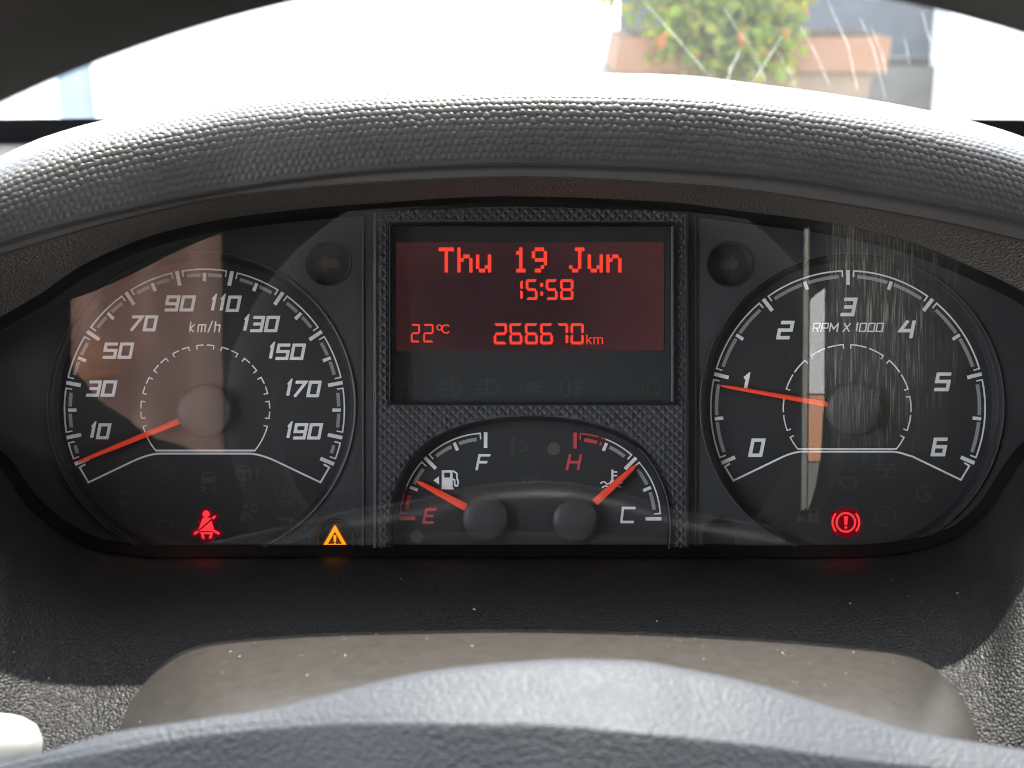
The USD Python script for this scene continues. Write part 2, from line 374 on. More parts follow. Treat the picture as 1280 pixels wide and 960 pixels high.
band_pts = []
for f in (0.0, 0.055):
    xx = np.linspace(-0.60, 1.33, 41)
    band_pts.append(np.stack([xx, SB[1] + (ST[1] - SB[1]) * f - 0.10 * xx ** 2 - 0.004, np.full_like(xx, SB[2] + (ST[2] - SB[2]) * f - 0.004)], -1))
part(wind, 'black_border', grid(np.array(band_pts)), 'frit', smooth=True)
for line, wd in (([(805, 0), (850, 50), (890, 97)], 1.5), ([(978, 42), (958, 74), (940, 103)], 1.6), ([(1000, 30), (1018, 62), (1038, 108)], 1.2), ([(1035, 0), (1060, 55), (1072, 112)], 1.4),
                 ([(1075, 20), (1092, 60), (1107, 122)], 1.1), ([(1152, 12), (1162, 48), (1171, 92)], 1.3), ([(972, 62), (985, 85), (998, 113)], 1.0), ([(925, 60), (914, 82), (908, 102)], 2.2),
                 ([(942, 65), (950, 82), (957, 100)], 1.2), ([(1088, 30), (1103, 66), (1108, 92)], 0.9), ([(905, 8), (925, 40), (950, 70)], 0.8), ([(1130, 45), (1134, 62), (1137, 80)], 1.0)):
    ln = np.array(line, float)
    tt = np.linspace(0, 1, 15)
    cx = np.interp(tt, np.linspace(0, 1, len(ln)), ln[:, 0])
    cy = np.interp(tt, np.linspace(0, 1, len(ln)), ln[:, 1])
    wv = 0.75 * wd * (0.35 + 0.65 * np.sin(np.pi * np.clip(tt, 0.03, 0.97)) * (0.6 + 0.4 * np.sin(tt * 17 + wd * 5)))
    rows = [[screen_hit(a - b, c, 0.002) for a, c, b in zip(cx, cy, wv)], [screen_hit(a + b, c, 0.002) for a, c, b in zip(cx, cy, wv)]]
    part(wind, 'smear', grid(np.array(rows)), 'smear', smooth=True)

# the yard in front of the bonnet
part('/World', 'white_wall', world_box(-6.0, 0.36, 4.30, 4.55, 0.0, 3.4), 'white_render', label='bright white rendered wall left of the planter', cat='wall')
part('/World', 'white_wall', world_box(1.425, 4.6, 4.02, 4.5, 0.0, 3.4), 'white_render', label='bright white wall at the far right beyond the windscreen', cat='wall')
gate = thing('garage_door', 'dark blue-grey boarded door behind the planter and the plant', 'door', (0.9, 4.2, 0))
for k in range(9):
    z0 = 1.262 + 0.235 * k
    part(gate, 'board', world_box(-0.535, 0.52, -0.02, 0.02, z0, z0 + 0.228), 'dark_boards')
part(gate, 'backing', world_box(-0.535, 0.52, 0.022, 0.04, 1.262, 3.4), 'frit')
part(gate, 'bottom_rail', world_box(-0.535, 0.52, -0.03, 0.03, 1.236, 1.258), 'frit')
part('/World', 'low_wall', world_box(0.362, 1.423, 4.12, 4.40, 0.0, 1.234), 'grey_render', label='grey rendered plinth wall under the dark door', cat='wall')
part('/World', 'post', world_box(-1.465, -1.375, 3.9, 3.99, 0.0, 1.9), 'post_blue', label='pale blue-grey post in front of the white wall', cat='post')

PL = thing('planter', 'long terracotta planter with a heavy rim below the green plant', 'planter', (0.62, 3.3, 0.0))


def prism(bottom, top, z0, z1, y0, y1):
    """Box whose ends lean: bottom and top are (x0, x1)."""
    v = [(bottom[0], y0, z0), (bottom[1], y0, z0), (bottom[1], y1, z0), (bottom[0], y1, z0), (top[0], y0, z1), (top[1], y0, z1), (top[1], y1, z1), (top[0], y1, z1)]
    return trimesh.convex.convex_hull(np.array(v, float))


part(PL, 'trough', prism((-0.44, 0.30), (-0.36, 0.345), 0.97, 1.297, -0.13, 0.16), 'terracotta_dark')
rim = prism((-0.352, 0.372), (-0.335, 0.38), 1.300, 1.388, -0.16, 0.19)
part(PL, 'rim', rim, 'terracotta')
part(PL, 'soil', world_box(-0.30, 0.34, -0.12, 0.15, 1.389, 1.394), 'soil')
part('/World', 'planter_stand', world_box(0.30, 0.92, 3.15, 3.46, 0.0, 0.968), 'grey_render', label='grey block under the terracotta planter', cat='plinth')

rng = np.random.default_rng(7)
PT = thing('potted_plant', 'leafy green plant with small orange flowers spilling over the planter rim', 'plant', (0.62, 3.3, 1.39))
leaves = {'leaf': [], 'leaf_yellow': [], 'petal': []}
stems = []
for k in range(85):
    bx = rng.uniform(-0.31, 0.17)
    c0 = np.array([bx, rng.uniform(-0.1, 0.12), 0.0])
    hang = rng.random() < 0.45
    tip = c0 + np.array([rng.normal(0, 0.10), rng.uniform(-0.2, 0.05), rng.uniform(0.12, 0.42)])
    if hang:
        tip = np.array([np.clip(bx * 0.5 - 0.02 + rng.normal(0, 0.05), -0.22, 0.18), -0.2 + rng.normal(0, 0.02), rng.uniform(-0.19, 0.10)])
    mid = (c0 + tip) / 2 + np.array([0, -0.05, 0.12])
    t = np.linspace(0, 1, 8)[:, None]
    curve = (1 - t) ** 2 * c0 + 2 * t * (1 - t) * mid + t ** 2 * tip
    for a, b in zip(curve[:-1], curve[1:]):
        stems.append(trimesh.creation.cylinder(0.0025, segment=[a, b], sections=5))
    for q in range(26):
        f = rng.uniform(0.25, 1.0)
        p = curve[int(f * 7)] + rng.normal(0, 0.03, 3)
        if hang and p[1] > -0.165 and p[2] < 0.01:
            p[1] = -0.17 - rng.random() * 0.04
        L = rng.uniform(0.028, 0.06)
        d = rng.normal(0, 1, 3)
        d /= np.linalg.norm(d)
        e = np.cross(d, rng.normal(0, 1, 3))
        e /= np.linalg.norm(e)
        n = np.cross(d, e) * 0.006
        v = np.array([p, p + d * L * 0.45 + e * L * 0.3 + n, p + d * L, p + d * L * 0.45 - e * L * 0.3 + n])
        kind = 'petal' if rng.random() < 0.015 else ('leaf_yellow' if rng.random() < 0.3 else 'leaf')
        leaves[kind].append((v, np.array([[0, 1, 2], [0, 2, 3]])))
part(PT, 'stems', trimesh.util.concatenate(stems), 'stem', kind='stuff')
for kind, nm in (('leaf', 'leaves'), ('leaf_yellow', 'yellow_leaves'), ('petal', 'flowers')):
    part(PT, nm, trimesh.util.concatenate([trimesh.Trimesh(v, f, process=False) for v, f in leaves[kind]]), kind, kind='stuff')

# =================================================================== DASHBOARD (cluster frame: u right, v up, w towards the driver)
dash = thing('dashboard', 'black grained dashboard with arched hood over the instruments', 'dashboard', ORIGIN, tilt=True)


def curve(points):
    p = np.array(points, float)
    return PchipInterpolator(p[:, 0], p[:, 1], extrapolate=True)


hood_low = curve([(-220, 372), (-100, 333), (0, 303), (80, 279), (150, 262), (225, 246), (370, 222), (500, 209), (640, 204), (800, 208), (960, 220), (1090, 240), (1200, 260), (1280, 277), (1390, 306), (1500, 345)])
hood_top = curve([(-220, 330), (-100, 250), (0, 196), (60, 170), (160, 143), (225, 129), (320, 113), (425, 102), (560, 95), (690, 91), (800, 92), (865, 95), (940, 104), (1065, 121), (1180, 143), (1280, 172), (1390, 230), (1500, 300)])
thin_line = curve([(-220, 386), (-100, 349), (0, 319), (150, 276), (320, 242), (500, 227), (640, 222), (890, 234), (1040, 254), (1190, 281), (1280, 302), (1390, 332), (1500, 366)])
lip_back = curve([(-220, 540), (-130, 500), (-60, 432), (0, 396), (50, 367), (100, 333), (200, 291), (300, 270), (450, 255), (640, 245), (830, 252), (930, 264), (1030, 277), (1130, 300), (1230, 340), (1280, 365), (1345, 420), (1420, 490), (1500, 540)])
open_low = curve([(-220, 470), (-130, 502), (-60, 540), (0, 583), (30, 625), (80, 668), (130, 690), (200, 697), (640, 697), (1060, 697), (1110, 694), (1190, 675), (1230, 645), (1280, 573), (1345, 520), (1420, 492), (1500, 470)])
LENS_K = math.tan(math.radians(1.5))


def lens_w(py):
    """Depth of the leaning cover lens on the line of sight of row py."""
    k = (480 - np.asarray(py, float)) * S
    return (0.019 + LENS_K * k) / (1 + 2 * LENS_K * k)


# hood skin with its pebbled grain as real relief
px = np.linspace(-220, 1500, 1120)
prof = PchipInterpolator([0, 0.20, 0.40, 0.56, 0.68, 0.77, 0.85, 0.92, 1.0], [0, .25, .5, .7, .81, .88, .935, .972, 1.0])
prow = PchipInterpolator([0, 0.20, 0.40, 0.56, 0.68, 0.77, 0.85, 0.92, 1.0], [.062, .0612, .0592, .0562, .0515, .0445, .031, .004, -.05])
tt = np.concatenate([np.linspace(0, 0.9, 170), np.linspace(0.905, 1.0, 40)])
fr, wr = prof(tt), prow(tt)
lo_, hi_ = hood_low(px), hood_top(px)


def shade_reach(x):
    """Extra reach shaped into the hood's left end to shade the panel below."""
    t_ = np.clip((300 - np.asarray(x, float)) / 420, 0, 1)
    return 0.034 * t_ * t_ * (3 - 2 * t_)


pts = P(px[None, :], lo_[None, :] + fr[:, None] * (hi_ - lo_)[None, :], wr[:, None] + shade_reach(px)[None, :])
back = [P(px, lo_ + 0.86 * (hi_ - lo_), -0.10 * np.ones_like(px)), P(px, lo_ + 0.2 * (hi_ - lo_), -0.16 * np.ones_like(px)), P(px, lo_ + 160, -0.2 * np.ones_like(px))]
arc_v = np.concatenate([[0], np.cumsum(np.linalg.norm(np.diff(pts[:, len(px) // 2], axis=0), axis=1))])
arc_u = np.concatenate([[0], np.cumsum(np.linalg.norm(np.diff(pts[60], axis=0), axis=1))])
pitch = 0.00235
rows_n, cols_n = int(arc_v[-1] / (pitch * 0.866)) + 4, int(arc_u[-1] / pitch) + 4
rg = np.random.default_rng(3)
cent = np.array([((c + 0.5 * (r % 2)) * pitch, r * pitch * 0.866) for r in range(rows_n) for c in range(cols_n)]) * [1.0, 1.22]
cent = cent + rg.normal(0, pitch * 0.12, cent.shape)
size = rg.uniform(0.85, 1.1, len(cent))
UU, VV = np.meshgrid(arc_u, arc_v)
d, idx = cKDTree(cent).query(np.stack([UU, VV], -1).reshape(-1, 2), k=2)
e = np.clip((d[:, 1] - d[:, 0]) / (0.66 * pitch), 0, 1)
q = np.sqrt(np.clip(1 - (1 - e) ** 2, 0, 1)) * (0.55 + 0.45 * np.clip(1 - (d[:, 0] / (0.62 * pitch)) ** 2, 0, 1))
hgt = (0.00030 * q * size[idx[:, 0]]).reshape(UU.shape) * np.clip((arc_v / 0.002), 0, 1)[:, None]
du, dv = np.gradient(pts, axis=1), np.gradient(pts, axis=0)
nrm = np.cross(du, dv)
nrm /= np.linalg.norm(nrm, axis=-1, keepdims=True)
pts = pts + nrm * hgt[..., None]
v, f = grid(np.concatenate([pts, np.array(back)]))
hood = part(dash, 'instrument_hood', (v, f[:, ::-1]), 'hood', smooth=True, label='arched pebble-grained hood catching the sun along its top')

# edge bead and grained underside running back to the cluster
px2 = np.linspace(-220, 1500, 340)
a, b, c = hood_low(px2), thin_line(px2), lip_back(px2)
one = np.ones_like(px2)
rc = shade_reach(px2)
bead = np.array([P(px2, yy, ww + rc) for yy, ww in ((a - 1.0, .0612), (a + 1.0, .0622), (a + 3.5, .0613), (a + 5, .0590), ((a + b) / 2 + 1, .0585), (b - 2.0, .0583), (b - 0.6, .0590), (b + 0.6, .0588), (b + 1.6, .0565))])
part(dash, 'hood_edge', grid(bead), 'bead', smooth=50)
lw = lens_w(c) + 0.0012
lip = np.array([P(px2, b + 0.8 + (c - b - 0.8) * g, (.0568 + rc) * (1 - g) + lw * g) for g in np.linspace(0, 1, 14)] + [P(px2, c + 0.5, lw - .004), P(px2, c + 1, -0.004 * one)])
part(dash, 'hood_underside', grid(lip), 'lip', smooth=50)

# panel below the cluster, sweeping out towards the steering column
y0 = open_low(px2)
y1 = 1040 - 0.00004 * (px2 - 640) ** 2
rows = [P(px2, y0 - 1.0, -0.004 * one), P(px2, y0, lens_w(y0) - 0.004), P(px2, y0 + 1.5, lens_w(y0) + 0.0005)]
lwb = lens_w(y0)
for g in np.linspace(0.0, 1, 60)[1:]:
    rows.append(P(px2, y0 + 1.5 + (y1 - y0) * g, lwb + (0.148 - lwb) * g ** 0.46))
panel_pts = np.array(rows)
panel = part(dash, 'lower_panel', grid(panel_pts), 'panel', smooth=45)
# the dash top between hood and windscreen
dt = []
for yy, zz in ((0.02, 1.36), (0.06, 1.452), (0.12, 1.462), (0.35, 1.452), (0.60, 1.445), (0.86, 1.43)):
    r_ = np.stack([np.linspace(-0.62, 1.38, 30), np.full(30, yy), np.full(30, zz)], -1)
    rel = r_ - ORIGIN
    dt.append(np.stack([rel @ AX, rel @ AV, rel @ AW], -1))
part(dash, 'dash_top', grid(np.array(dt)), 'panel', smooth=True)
# cowl far below the panel so that nothing shows through
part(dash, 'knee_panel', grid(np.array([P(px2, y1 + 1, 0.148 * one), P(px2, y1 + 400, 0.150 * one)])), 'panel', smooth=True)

# ------------------------------------------------------------------ steering column cover
col = thing('column_cover', 'dusty brown-grey plastic steering column cover below the instruments', 'column cover', ORIGIN, tilt=True)
oy = [(132, 935), (137, 915), (146, 893), (158, 872), (175, 853), (192, 837), (210, 824), (230, 813), (255, 805), (300, 799), (350, 795), (400, 792), (500, 789), (640, 787), (760, 789), (840, 792), (990, 801), (1065, 808), (1120, 814), (1150, 822),
      (1172, 833), (1190, 846), (1206, 862), (1222, 886), (1234, 910), (1244, 940)]
oy = np.array(oy, float)
al = np.concatenate([[0], np.cumsum(np.linalg.norm(np.diff(oy, axis=0), axis=1))])
ss = np.linspace(0, al[-1], 260)
ox, oyy = PchipInterpolator(al, oy[:, 0])(ss), PchipInterpolator(al, oy[:, 1])(ss)
W0 = 0.100
vv = (480 - oyy) * S * (DIST - W0) / DIST
cxm = 0.5 * (132 + 1244)
rows = []
for w_, drop, inset in ((0.080, -0.030, 14), (0.086, -0.012, 9), (0.091, -0.0048, 5), (0.096, -0.0012, 1.6), (0.100, 0, 0), (0.106, 0.0004, 0), (0.115, 0.0008, 0), (0.13, 0.0, 0), (0.15, -0.0016, 0), (0.165, -0.0038, 0), (0.18, -0.0075, 2), (0.195, -0.013, 3), (0.21, -0.021, 4), (0.25, -0.06, 8)):
    k = S * (DIST - w_) / DIST
    xx = (ox + np.sign(cxm - ox) * np.minimum(inset, np.abs(cxm - ox))) - 640
    rows.append(np.stack([xx * k, vv + drop, np.full_like(xx, w_)], -1))
cover_pts = np.array(rows)
cover = part(col, 'upper_shell', grid(cover_pts), 'shroud', smooth=True)
stk = np.array([(0.0, 0.0), (0.6, 0.08), (0.9, 0.3), (1.0, 0.6), (1.0, 0.8), (0.95, 1.1)])
tb = trimesh.creation.revolve(np.c_[stk[:, 0] * 0.0092, -stk[:, 1] * 0.012][::-1], sections=28)
tb.apply_transform(trimesh.transformations.rotation_matrix(math.radians(90), [0, 1, 0]))
tb.apply_transform(trimesh.transformations.rotation_matrix(math.radians(-14), [0, 0, 1]))
tb.apply_translation(P(47, 949, 0.155))
stalk = part('/World', 'column_stalk', tb, 'stalk', smooth=40, label='pale sunlit stalk end at the lower left beside the wheel pad', cat='stalk')
UsdGeom.Xformable(stage.GetPrimAtPath(stalk)).AddTranslateOp().Set(Gf.Vec3d(*ORIGIN))
UsdGeom.Xformable(stage.GetPrimAtPath(stalk)).AddRotateXOp().Set(90 - TILT)

# ------------------------------------------------------------------ steering wheel
HUB = np.array([0.0157, -0.0575, 0.345])
wheel = thing('steering_wheel', 'dark steering wheel with blue-grey centre pad, seen close', 'steering wheel', ORIGIN, tilt=True)
tw = math.radians(35)
WX, WV, WN = np.array([1, 0, 0.0]), np.array([0, math.cos(tw), -math.sin(tw)]), np.array([0, math.sin(tw), math.cos(tw)])
RIN, RT = 0.165, 0.0155
HUB = HUB + WN * 0.80 * RT
th, ph = np.meshgrid(np.linspace(0, 2 * np.pi, 181)[:-1], np.linspace(0, 2 * np.pi, 37)[:-1], indexing='ij')
rr = RIN + 0.62 * RT + RT * np.cos(ph)
tor = HUB + rr[..., None] * (np.cos(th)[..., None] * WX + np.sin(th)[..., None] * WV) + (RT * np.sin(ph))[..., None] * WN
v, f = grid(np.concatenate([tor, tor[:1]]), close=True)
m = trimesh.Trimesh(v, np.vstack([f[:, [0, 1, 2]], f[:, [0, 2, 3]]]), process=False)
m.merge_vertices()
m.fix_normals()
part(wheel, 'rim', m, 'rim', smooth=True)

pad_top = curve([(-260, 1010), (-100, 975), (30, 948), (90, 930), (150, 914), (210, 905), (270, 896), (320, 889), (375, 877), (425, 864), (500, 846), (550, 837), (640, 828), (715, 824), (790, 826), (865, 838), (940, 854), (1040, 884), (1140, 914), (1240, 931), (1330, 945), (1500, 985)])
pad_fold = curve([(-260, 1020), (-100, 985), (50, 949), (150, 930), (250, 913), (350, 903), (450, 898), (640, 899), (790, 909), (940, 925), (1090, 945), (1200, 957), (1330, 975), (1500, 1010)])
px3 = np.linspace(-260, 1500, 300)
o3 = np.ones_like(px3)
pt, pf = pad_top(px3), np.maximum(pad_fold(px3), pad_top(px3) + 6)
wf = .214 + 0.00025 * (pf - pt)
skirt = [P(px3, pt + 120, .196 * o3), P(px3, pt + 30, .199 * o3), P(px3, pt + 7, .204 * o3), P(px3, pt + 1.2, .2095 * o3)]
part(wheel, 'rear_cover', grid(np.array(skirt)), 'recess', smooth=True)
rows = [P(px3, pt + 1, .2097 * o3), P(px3, pt, .2125 * o3)]
for g in np.linspace(0.12, 0.9, 9):
    rows.append(P(px3, pt + (pf - pt) * g, .214 + (wf - .214) * g))
rows += [P(px3, pf + 1, wf - 0.0002), P(px3, pf + 4, wf + 0.0008), P(px3, pf + 8, wf + 0.0013), P(px3, pf + 15, wf + 0.0019), P(px3, pf + 60, wf + 0.0054), P(px3, pf + 200, wf + 0.0155), P(px3, pf + 500, wf + 0.032)]
part(wheel, 'centre_pad', grid(np.array(rows)), 'pad', smooth=True)
for sg in (-1, 1):
    c0, c1 = HUB + WX * sg * 0.07 - WN * 0.015 - WV * 0.05, HUB + WX * sg * (RIN + RT) - WV * 0.02
    sp = trimesh.creation.box(extents=(np.linalg.norm(c1 - c0), 0.03, 0.012))
    sp.apply_transform(trimesh.geometry.align_vectors([1, 0, 0], (c1 - c0) / np.linalg.norm(c1 - c0)))
    sp.apply_translation((c0 + c1) / 2 - np.array([0, 0.045, 0]))
    part(wheel, 'spoke', sp, 'rim')

# =================================================================== INSTRUMENT CLUSTER
CL = thing('instrument_cluster', 'black instrument cluster with two round dials and a red lit display', 'instrument cluster', ORIGIN, tilt=True)
WP = 0.0040                                    # face plate
WT = 0.0050                                    # centre trim
SPD, RPM = (255.5, 511.5), (1060.0, 510.0)
RING_S, RING_R = (255.5, 507.0, 189.0), (1061.0, 506.0, 186.5)

xo = np.linspace(-175, 1455, 200)
opening = Polygon(list(zip(xo, lip_back(xo))) + list(zip(xo[::-1], open_low(xo[::-1])))).buffer(0)
inner = opening.buffer(-10)
holes = [Point(RING_S[0], RING_S[1]).buffer(RING_S[2] + 1, 64), Point(RING_R[0], RING_R[1]).buffer(RING_R[2] + 1, 64), Point(410, 329).buffer(27.5, 32), Point(912, 330).buffer(27.5, 32), Point(419, 673).buffer(23.5, 32), Point(901, 672).buffer(23.5, 32),
         box(466, 200, 862, 760)]
plate = opening.buffer(6).difference(unary_union(holes))
plates = sorted(plate.geoms, key=lambda g: -g.area) if plate.geom_type == 'MultiPolygon' else [plate]
for g in plates:
    if g.area > 3000:
        part(CL, 'face_plate', flat(g, 0.0, WP), 'plate')
# dark well behind the openings
part(CL, 'rear_housing', flat(opening.buffer(12), -0.006, -0.0032), 'recess')
# black inner frame, leaning from the cover lens down to the face plate
ring_o = np.array(opening.exterior.coords)[:-1]
ring_i = []
shr = opening.buffer(-16)
shr = max(shr.geoms, key=lambda g: g.area) if shr.geom_type == 'MultiPolygon' else shr
n_r = 400
po = [opening.exterior.interpolate(t, normalized=True) for t in np.linspace(0, 1, n_r + 1)[:-1]]
pi_ = [shr.exterior.interpolate(shr.exterior.project(p)) for p in po]
pox, poy = np.array([p.x for p in po]), np.array([p.y for p in po])
pix, piy = np.array([p.x for p in pi_]), np.array([p.y for p in pi_])
fw = lens_w(poy) - 0.0012
fr_rows = np.array([P(pox, poy, fw), P(pox * .7 + pix * .3, poy * .7 + piy * .3, WP + 0.006 + 0 * pox), P(pix, piy, WP - 0.0004 + 0 * pox)])
part(CL, 'inner_frame', grid(fr_rows, close=True), 'frame', smooth=True)
# clear cover
ln = opening.buffer(-0.5)
lv = trimesh.creation.triangulate_polygon(ln.simplify(0.3), engine='earcut')
part(CL, 'cover_lens', (P(lv[0][:, 0], lv[0][:, 1], lens_w(lv[0][:, 1])), np.array(lv[1])), 'lens')


def dial_ring(parent, cx, cy, r, w1=WP + 0.0008):
    t = np.linspace(0, 2 * np.pi, 145)[:-1]
    rows = [(r + 6, WP - 0.0004), (r + 5, WP + 0.0003)]
    def ringset(rows):
        return np.array([P(cx, cy, 0) + np.stack([rr_ * S * np.cos(t), rr_ * S * np.sin(t), np.full_like(t, ww)], -1) for rr_, ww in rows])
    part(parent, 'bezel', grid(ringset([(r + 1.4, WP - 0.0005), (r + 1.4, w1 - 0.0002), (r - 0.2, w1 - 0.0004), (r - 4, 0.0022), (r - 8, -0.0005)]), close=True), 'ring', smooth=35)
    part(parent, 'bezel_edge', grid(ringset([(r + 2.0, WP - 0.0005), (r + 2.2, w1), (r + 1.5, w1 + 0.0001), (r + 1.4, w1 - 0.0003)]), close=True), 'ring_edge', smooth=True)


def hub_cap(parent, x, y, r, w0, w1):
    c = P(x, y, w1)
    rad = r * S * (DIST - w1) / DIST
    prof_ = np.array([(rad * 0.97, w0), (rad, w0 + 0.0006), (rad, w1 - 0.0026), (rad * 0.985, w1 - 0.0021), (rad * 0.94, w1 - 0.0015), (rad * 0.8, w1 - 0.00085), (rad * 0.5, w1 - 0.0003), (0.0, w1)])
    m_ = trimesh.creation.revolve(prof_, sections=72)
    m_.apply_translation([c[0], c[1], 0])
    m_.fix_normals()
    part(parent, 'needle_cap', m_, 'cap', smooth=60)
    print_(parent, 'cap_shade', Point(x, y - 3).buffer(r * 1.08, 48), 'recess', w0=w0 + 0.0001, h=0.0002)  # shade round the cap, painted as a dark disc shifted upwards


def needle(parent, tip, root, w_tip, w_root, w):
    """A tapered bar with a ridge along its top, from the cap to the scale."""
    tip, root = np.array(tip, float), np.array(root, float)
    d_ = (tip - root) / np.linalg.norm(tip - root)
    n_ = np.array([-d_[1], d_[0]])
    out = []
    for f_, hw, top in ((0.0, w_root / 2, 0.0012), (0.6, (w_root * 0.65 + w_tip * 0.35) / 2, 0.0011), (0.93, (w_root * 0.2 + w_tip * 0.8) / 2, 0.0009), (1.0, w_tip * 0.3, 0.0006)):
        c_ = root + (tip - root) * f_
        out.append([P(*(c_ + n_ * hw), w), P(*(c_ + n_ * hw), w + top * 0.6), P(*(c_ + n_ * hw * 0.25), w + top), P(*(c_ - n_ * hw * 0.25), w + top), P(*(c_ - n_ * hw), w + top * 0.6), P(*(c_ - n_ * hw), w)])
    m_ = trimesh.convex.convex_hull(np.array(out).reshape(-1, 3))
    part(parent, 'needle', m_, 'needle', smooth=25)


PR = 0.00018                                    # height of print above the dial


def print_(parent, name, shape, mat, w0=0.0, label=None, h=PR):
    if shape.is_empty:
        return
    part(parent, name, flat(shape, w0, w0 + h), mat, label=label)


def scale(parent, cx, cy, R, majors, minors, a_lo, a_hi, mgap, end_ticks):
    """Outer scale: bars at the majors, short bars at the minors, hooked outlines and grey bands between."""
    for a in majors:
        print_(parent, 'major_tick', ray_bar(cx, cy, R - 17.5, R + 1, a, 4.6), 'white')
    for a in minors:
        print_(parent, 'minor_tick', ray_bar(cx, cy, R - 15, R - 4.5, a, 4.2), 'white')
    marks = sorted(list(majors))
    for a0, a1 in zip(marks[:-1], marks[1:]):
        line = band(cx, cy, R - 0.9, R + 0.9, a0 + mgap, a1 - mgap)
        hook = unary_union([ray_bar(cx, cy, R - 7.5, R + 0.9, x, 1.7) for x in (a0 + mgap, a1 - mgap)])
        print_(parent, 'scale_line', unary_union([line, hook]), 'white')
        cuts = sorted([a0 + mgap + 1.6] + [m_ + e for m_ in minors if a0 < m_ < a1 for e in (-1.5, 1.5)] + [a1 - mgap - 1.6])
        for b0, b1 in zip(cuts[0::2], cuts[1::2]):
            if b1 - b0 > 1:
                print_(parent, 'scale_band', band(cx, cy, R - 9.2, R - 5.0, b0, b1), 'grey')


def inner_scale(parent, cx, cy, r, majors, minors, gap, low, chord):
    marks = sorted(majors)
    ends = [low[0]] + marks + [low[1]]
    for i, (a0, a1) in enumerate(zip(ends[:-1], ends[1:])):
        s0, s1 = (a0 + gap if i else a0), (a1 - gap if i < len(ends) - 2 else a1)
        cuts = sorted([s0] + [m_ + e for m_ in minors if s0 < m_ < s1 for e in (-1.3, 1.3)] + [s1])
        for b0, b1 in zip(cuts[0::2], cuts[1::2]):
            g = [band(cx, cy, r - 0.75, r + 0.75, b0, b1)]
            if b0 == s0 and i:
                g.append(ray_bar(cx, cy, r - 5, r + 0.75, s0, 1.4))
            if b1 == s1 and i < len(ends) - 2:
                g.append(ray_bar(cx, cy, r - 5, r + 0.75, s1, 1.4))
            print_(parent, 'inner_scale_line', unary_union(g), 'white')
    p0, p1 = arc(cx, cy, r, low[0], low[0], 2)[0], arc(cx, cy, r, low[1], low[1], 2)[0]
    print_(parent, 'inner_scale_line', LineString([(p0[0] + 0.5, chord), (p1[0] - 0.5, chord)]).buffer(1.1, cap_style=2), 'white')


def base_line(parent, pts_l, pts_r, y):
    g = LineString(pts_l + pts_r).buffer(1.1, cap_style=2, join_style=2)
    print_(parent, 'base_line', soften(g, 0, 0), 'white')


def bez(p0, p1, p2, n=7):
    t = np.linspace(0, 1, n)[:, None]
    p0, p1, p2 = map(np.array, (p0, p1, p2))
    return [tuple(x) for x in ((1 - t) ** 2 * p0 + 2 * t * (1 - t) * p1 + t ** 2 * p2)]


# ---- symbols, each about the origin with y down
def disc(x, y, r):
    return Point(x, y).buffer(r, 24)


def ringo(x, y, r, w):
    return Point(x, y).buffer(r + w / 2, 32).difference(Point(x, y).buffer(r - w / 2, 32))


def seg(*p, w=1.6, cap=2):
    return LineString(p).buffer(w / 2, cap_style=cap, join_style=2)


def at(g, x, y, k=1.0):
    return affinity.translate(affinity.scale(g, k, k, origin=(0, 0)), x, y)


def sym_brake():
    a = [LineString(arc(0, 0, 16.6, x - 42, x + 42)).buffer(1.3, cap_style=2) for x in (0, 180)]
    return unary_union([ringo(0, 0, 11.6, 2.6), *a])


def sym_excl(k=1.0):
    return unary_union([Polygon([(-2.2, -7.5), (2.2, -7.5), (1.5, 3), (-1.5, 3)]).buffer(0.3), disc(0, 6.3, 1.7)])


def sym_belt():
    body = Polygon([(-4.5, -7.5), (4, -7.5), (7.0, 2), (8.0, 8), (-9.5, 8), (-7.5, 0)]).buffer(1.0)
    belt = seg((-12, 9.5), (12, -11.5), w=1.7)
    legs = unary_union([Polygon([(-8.5, 10), (8, 10), (6.0, 18), (2.5, 18), (4, 12.5), (-4.5, 12.5), (-2.6, 18), (-6, 18)])])
    arms = unary_union([seg((-15, 11.5), (-8.5, 7.2), w=3.2, cap=1), seg((15, 11.5), (8.5, 8.0), w=3.2, cap=1)])
    lap = seg((-12, 9.0), (12, 9.4), w=1.2)
    tag = seg((7.0, -7.2), (11.0, -10.8), w=3.2)
    return unary_union([disc(-1, -13.2, 4.6), body.difference(belt).difference(lap), legs, arms.difference(belt), tag])


def sym_abs():
    a = [LineString(arc(0, 0, 16.4, x - 40, x + 40)).buffer(0.8, cap_style=2) for x in (0, 180)]
    return unary_union([ringo(0, 0, 12, 1.5), *a, lettering('ABS', -8.5, 8.5, -5, 5, 1.5, slant=0)])


def sym_skid():
    car = unary_union([Polygon([(-7, -10), (7, -10), (9.5, -4), (9.5, 4), (-9.5, 4), (-9.5, -4)]).difference(Polygon([(-5.5, -8.5), (5.5, -8.5), (7, -4.5), (-7, -4.5)]))])
    tr = [seg((x - 4, 8), (x + 3, 10.5), (x - 3, 14), (x + 5, 18), w=2.0) for x in (-6, 7)]
    return unary_union([car, *tr])


def sym_wheel():
    return unary_union([ringo(0, 0, 9.5, 2), seg((-9, -1), (0, -3), (9, -1), w=2.6), seg((0, -2), (0, 9), w=3), at(sym_excl(), 17.5, 0)])


def sym_tyre():
    return unary_union([seg((-8, -10), (-11, -4), (-11, 4), (-7, 9), (7, 9), (11, 4), (11, -4), (8, -10), w=1.8), at(sym_excl(), 0, -2, 0.8)])


def sym_car_door():
    return unary_union([Polygon([(-6, -12), (6, -12), (7, 0), (6, 12), (-6, 12), (-7, 0)]).difference(box(-4.5, -6, 4.5, 5)), seg((-8, 2), (-14, 6), w=2), seg((8, 2), (14, 6), w=2)])


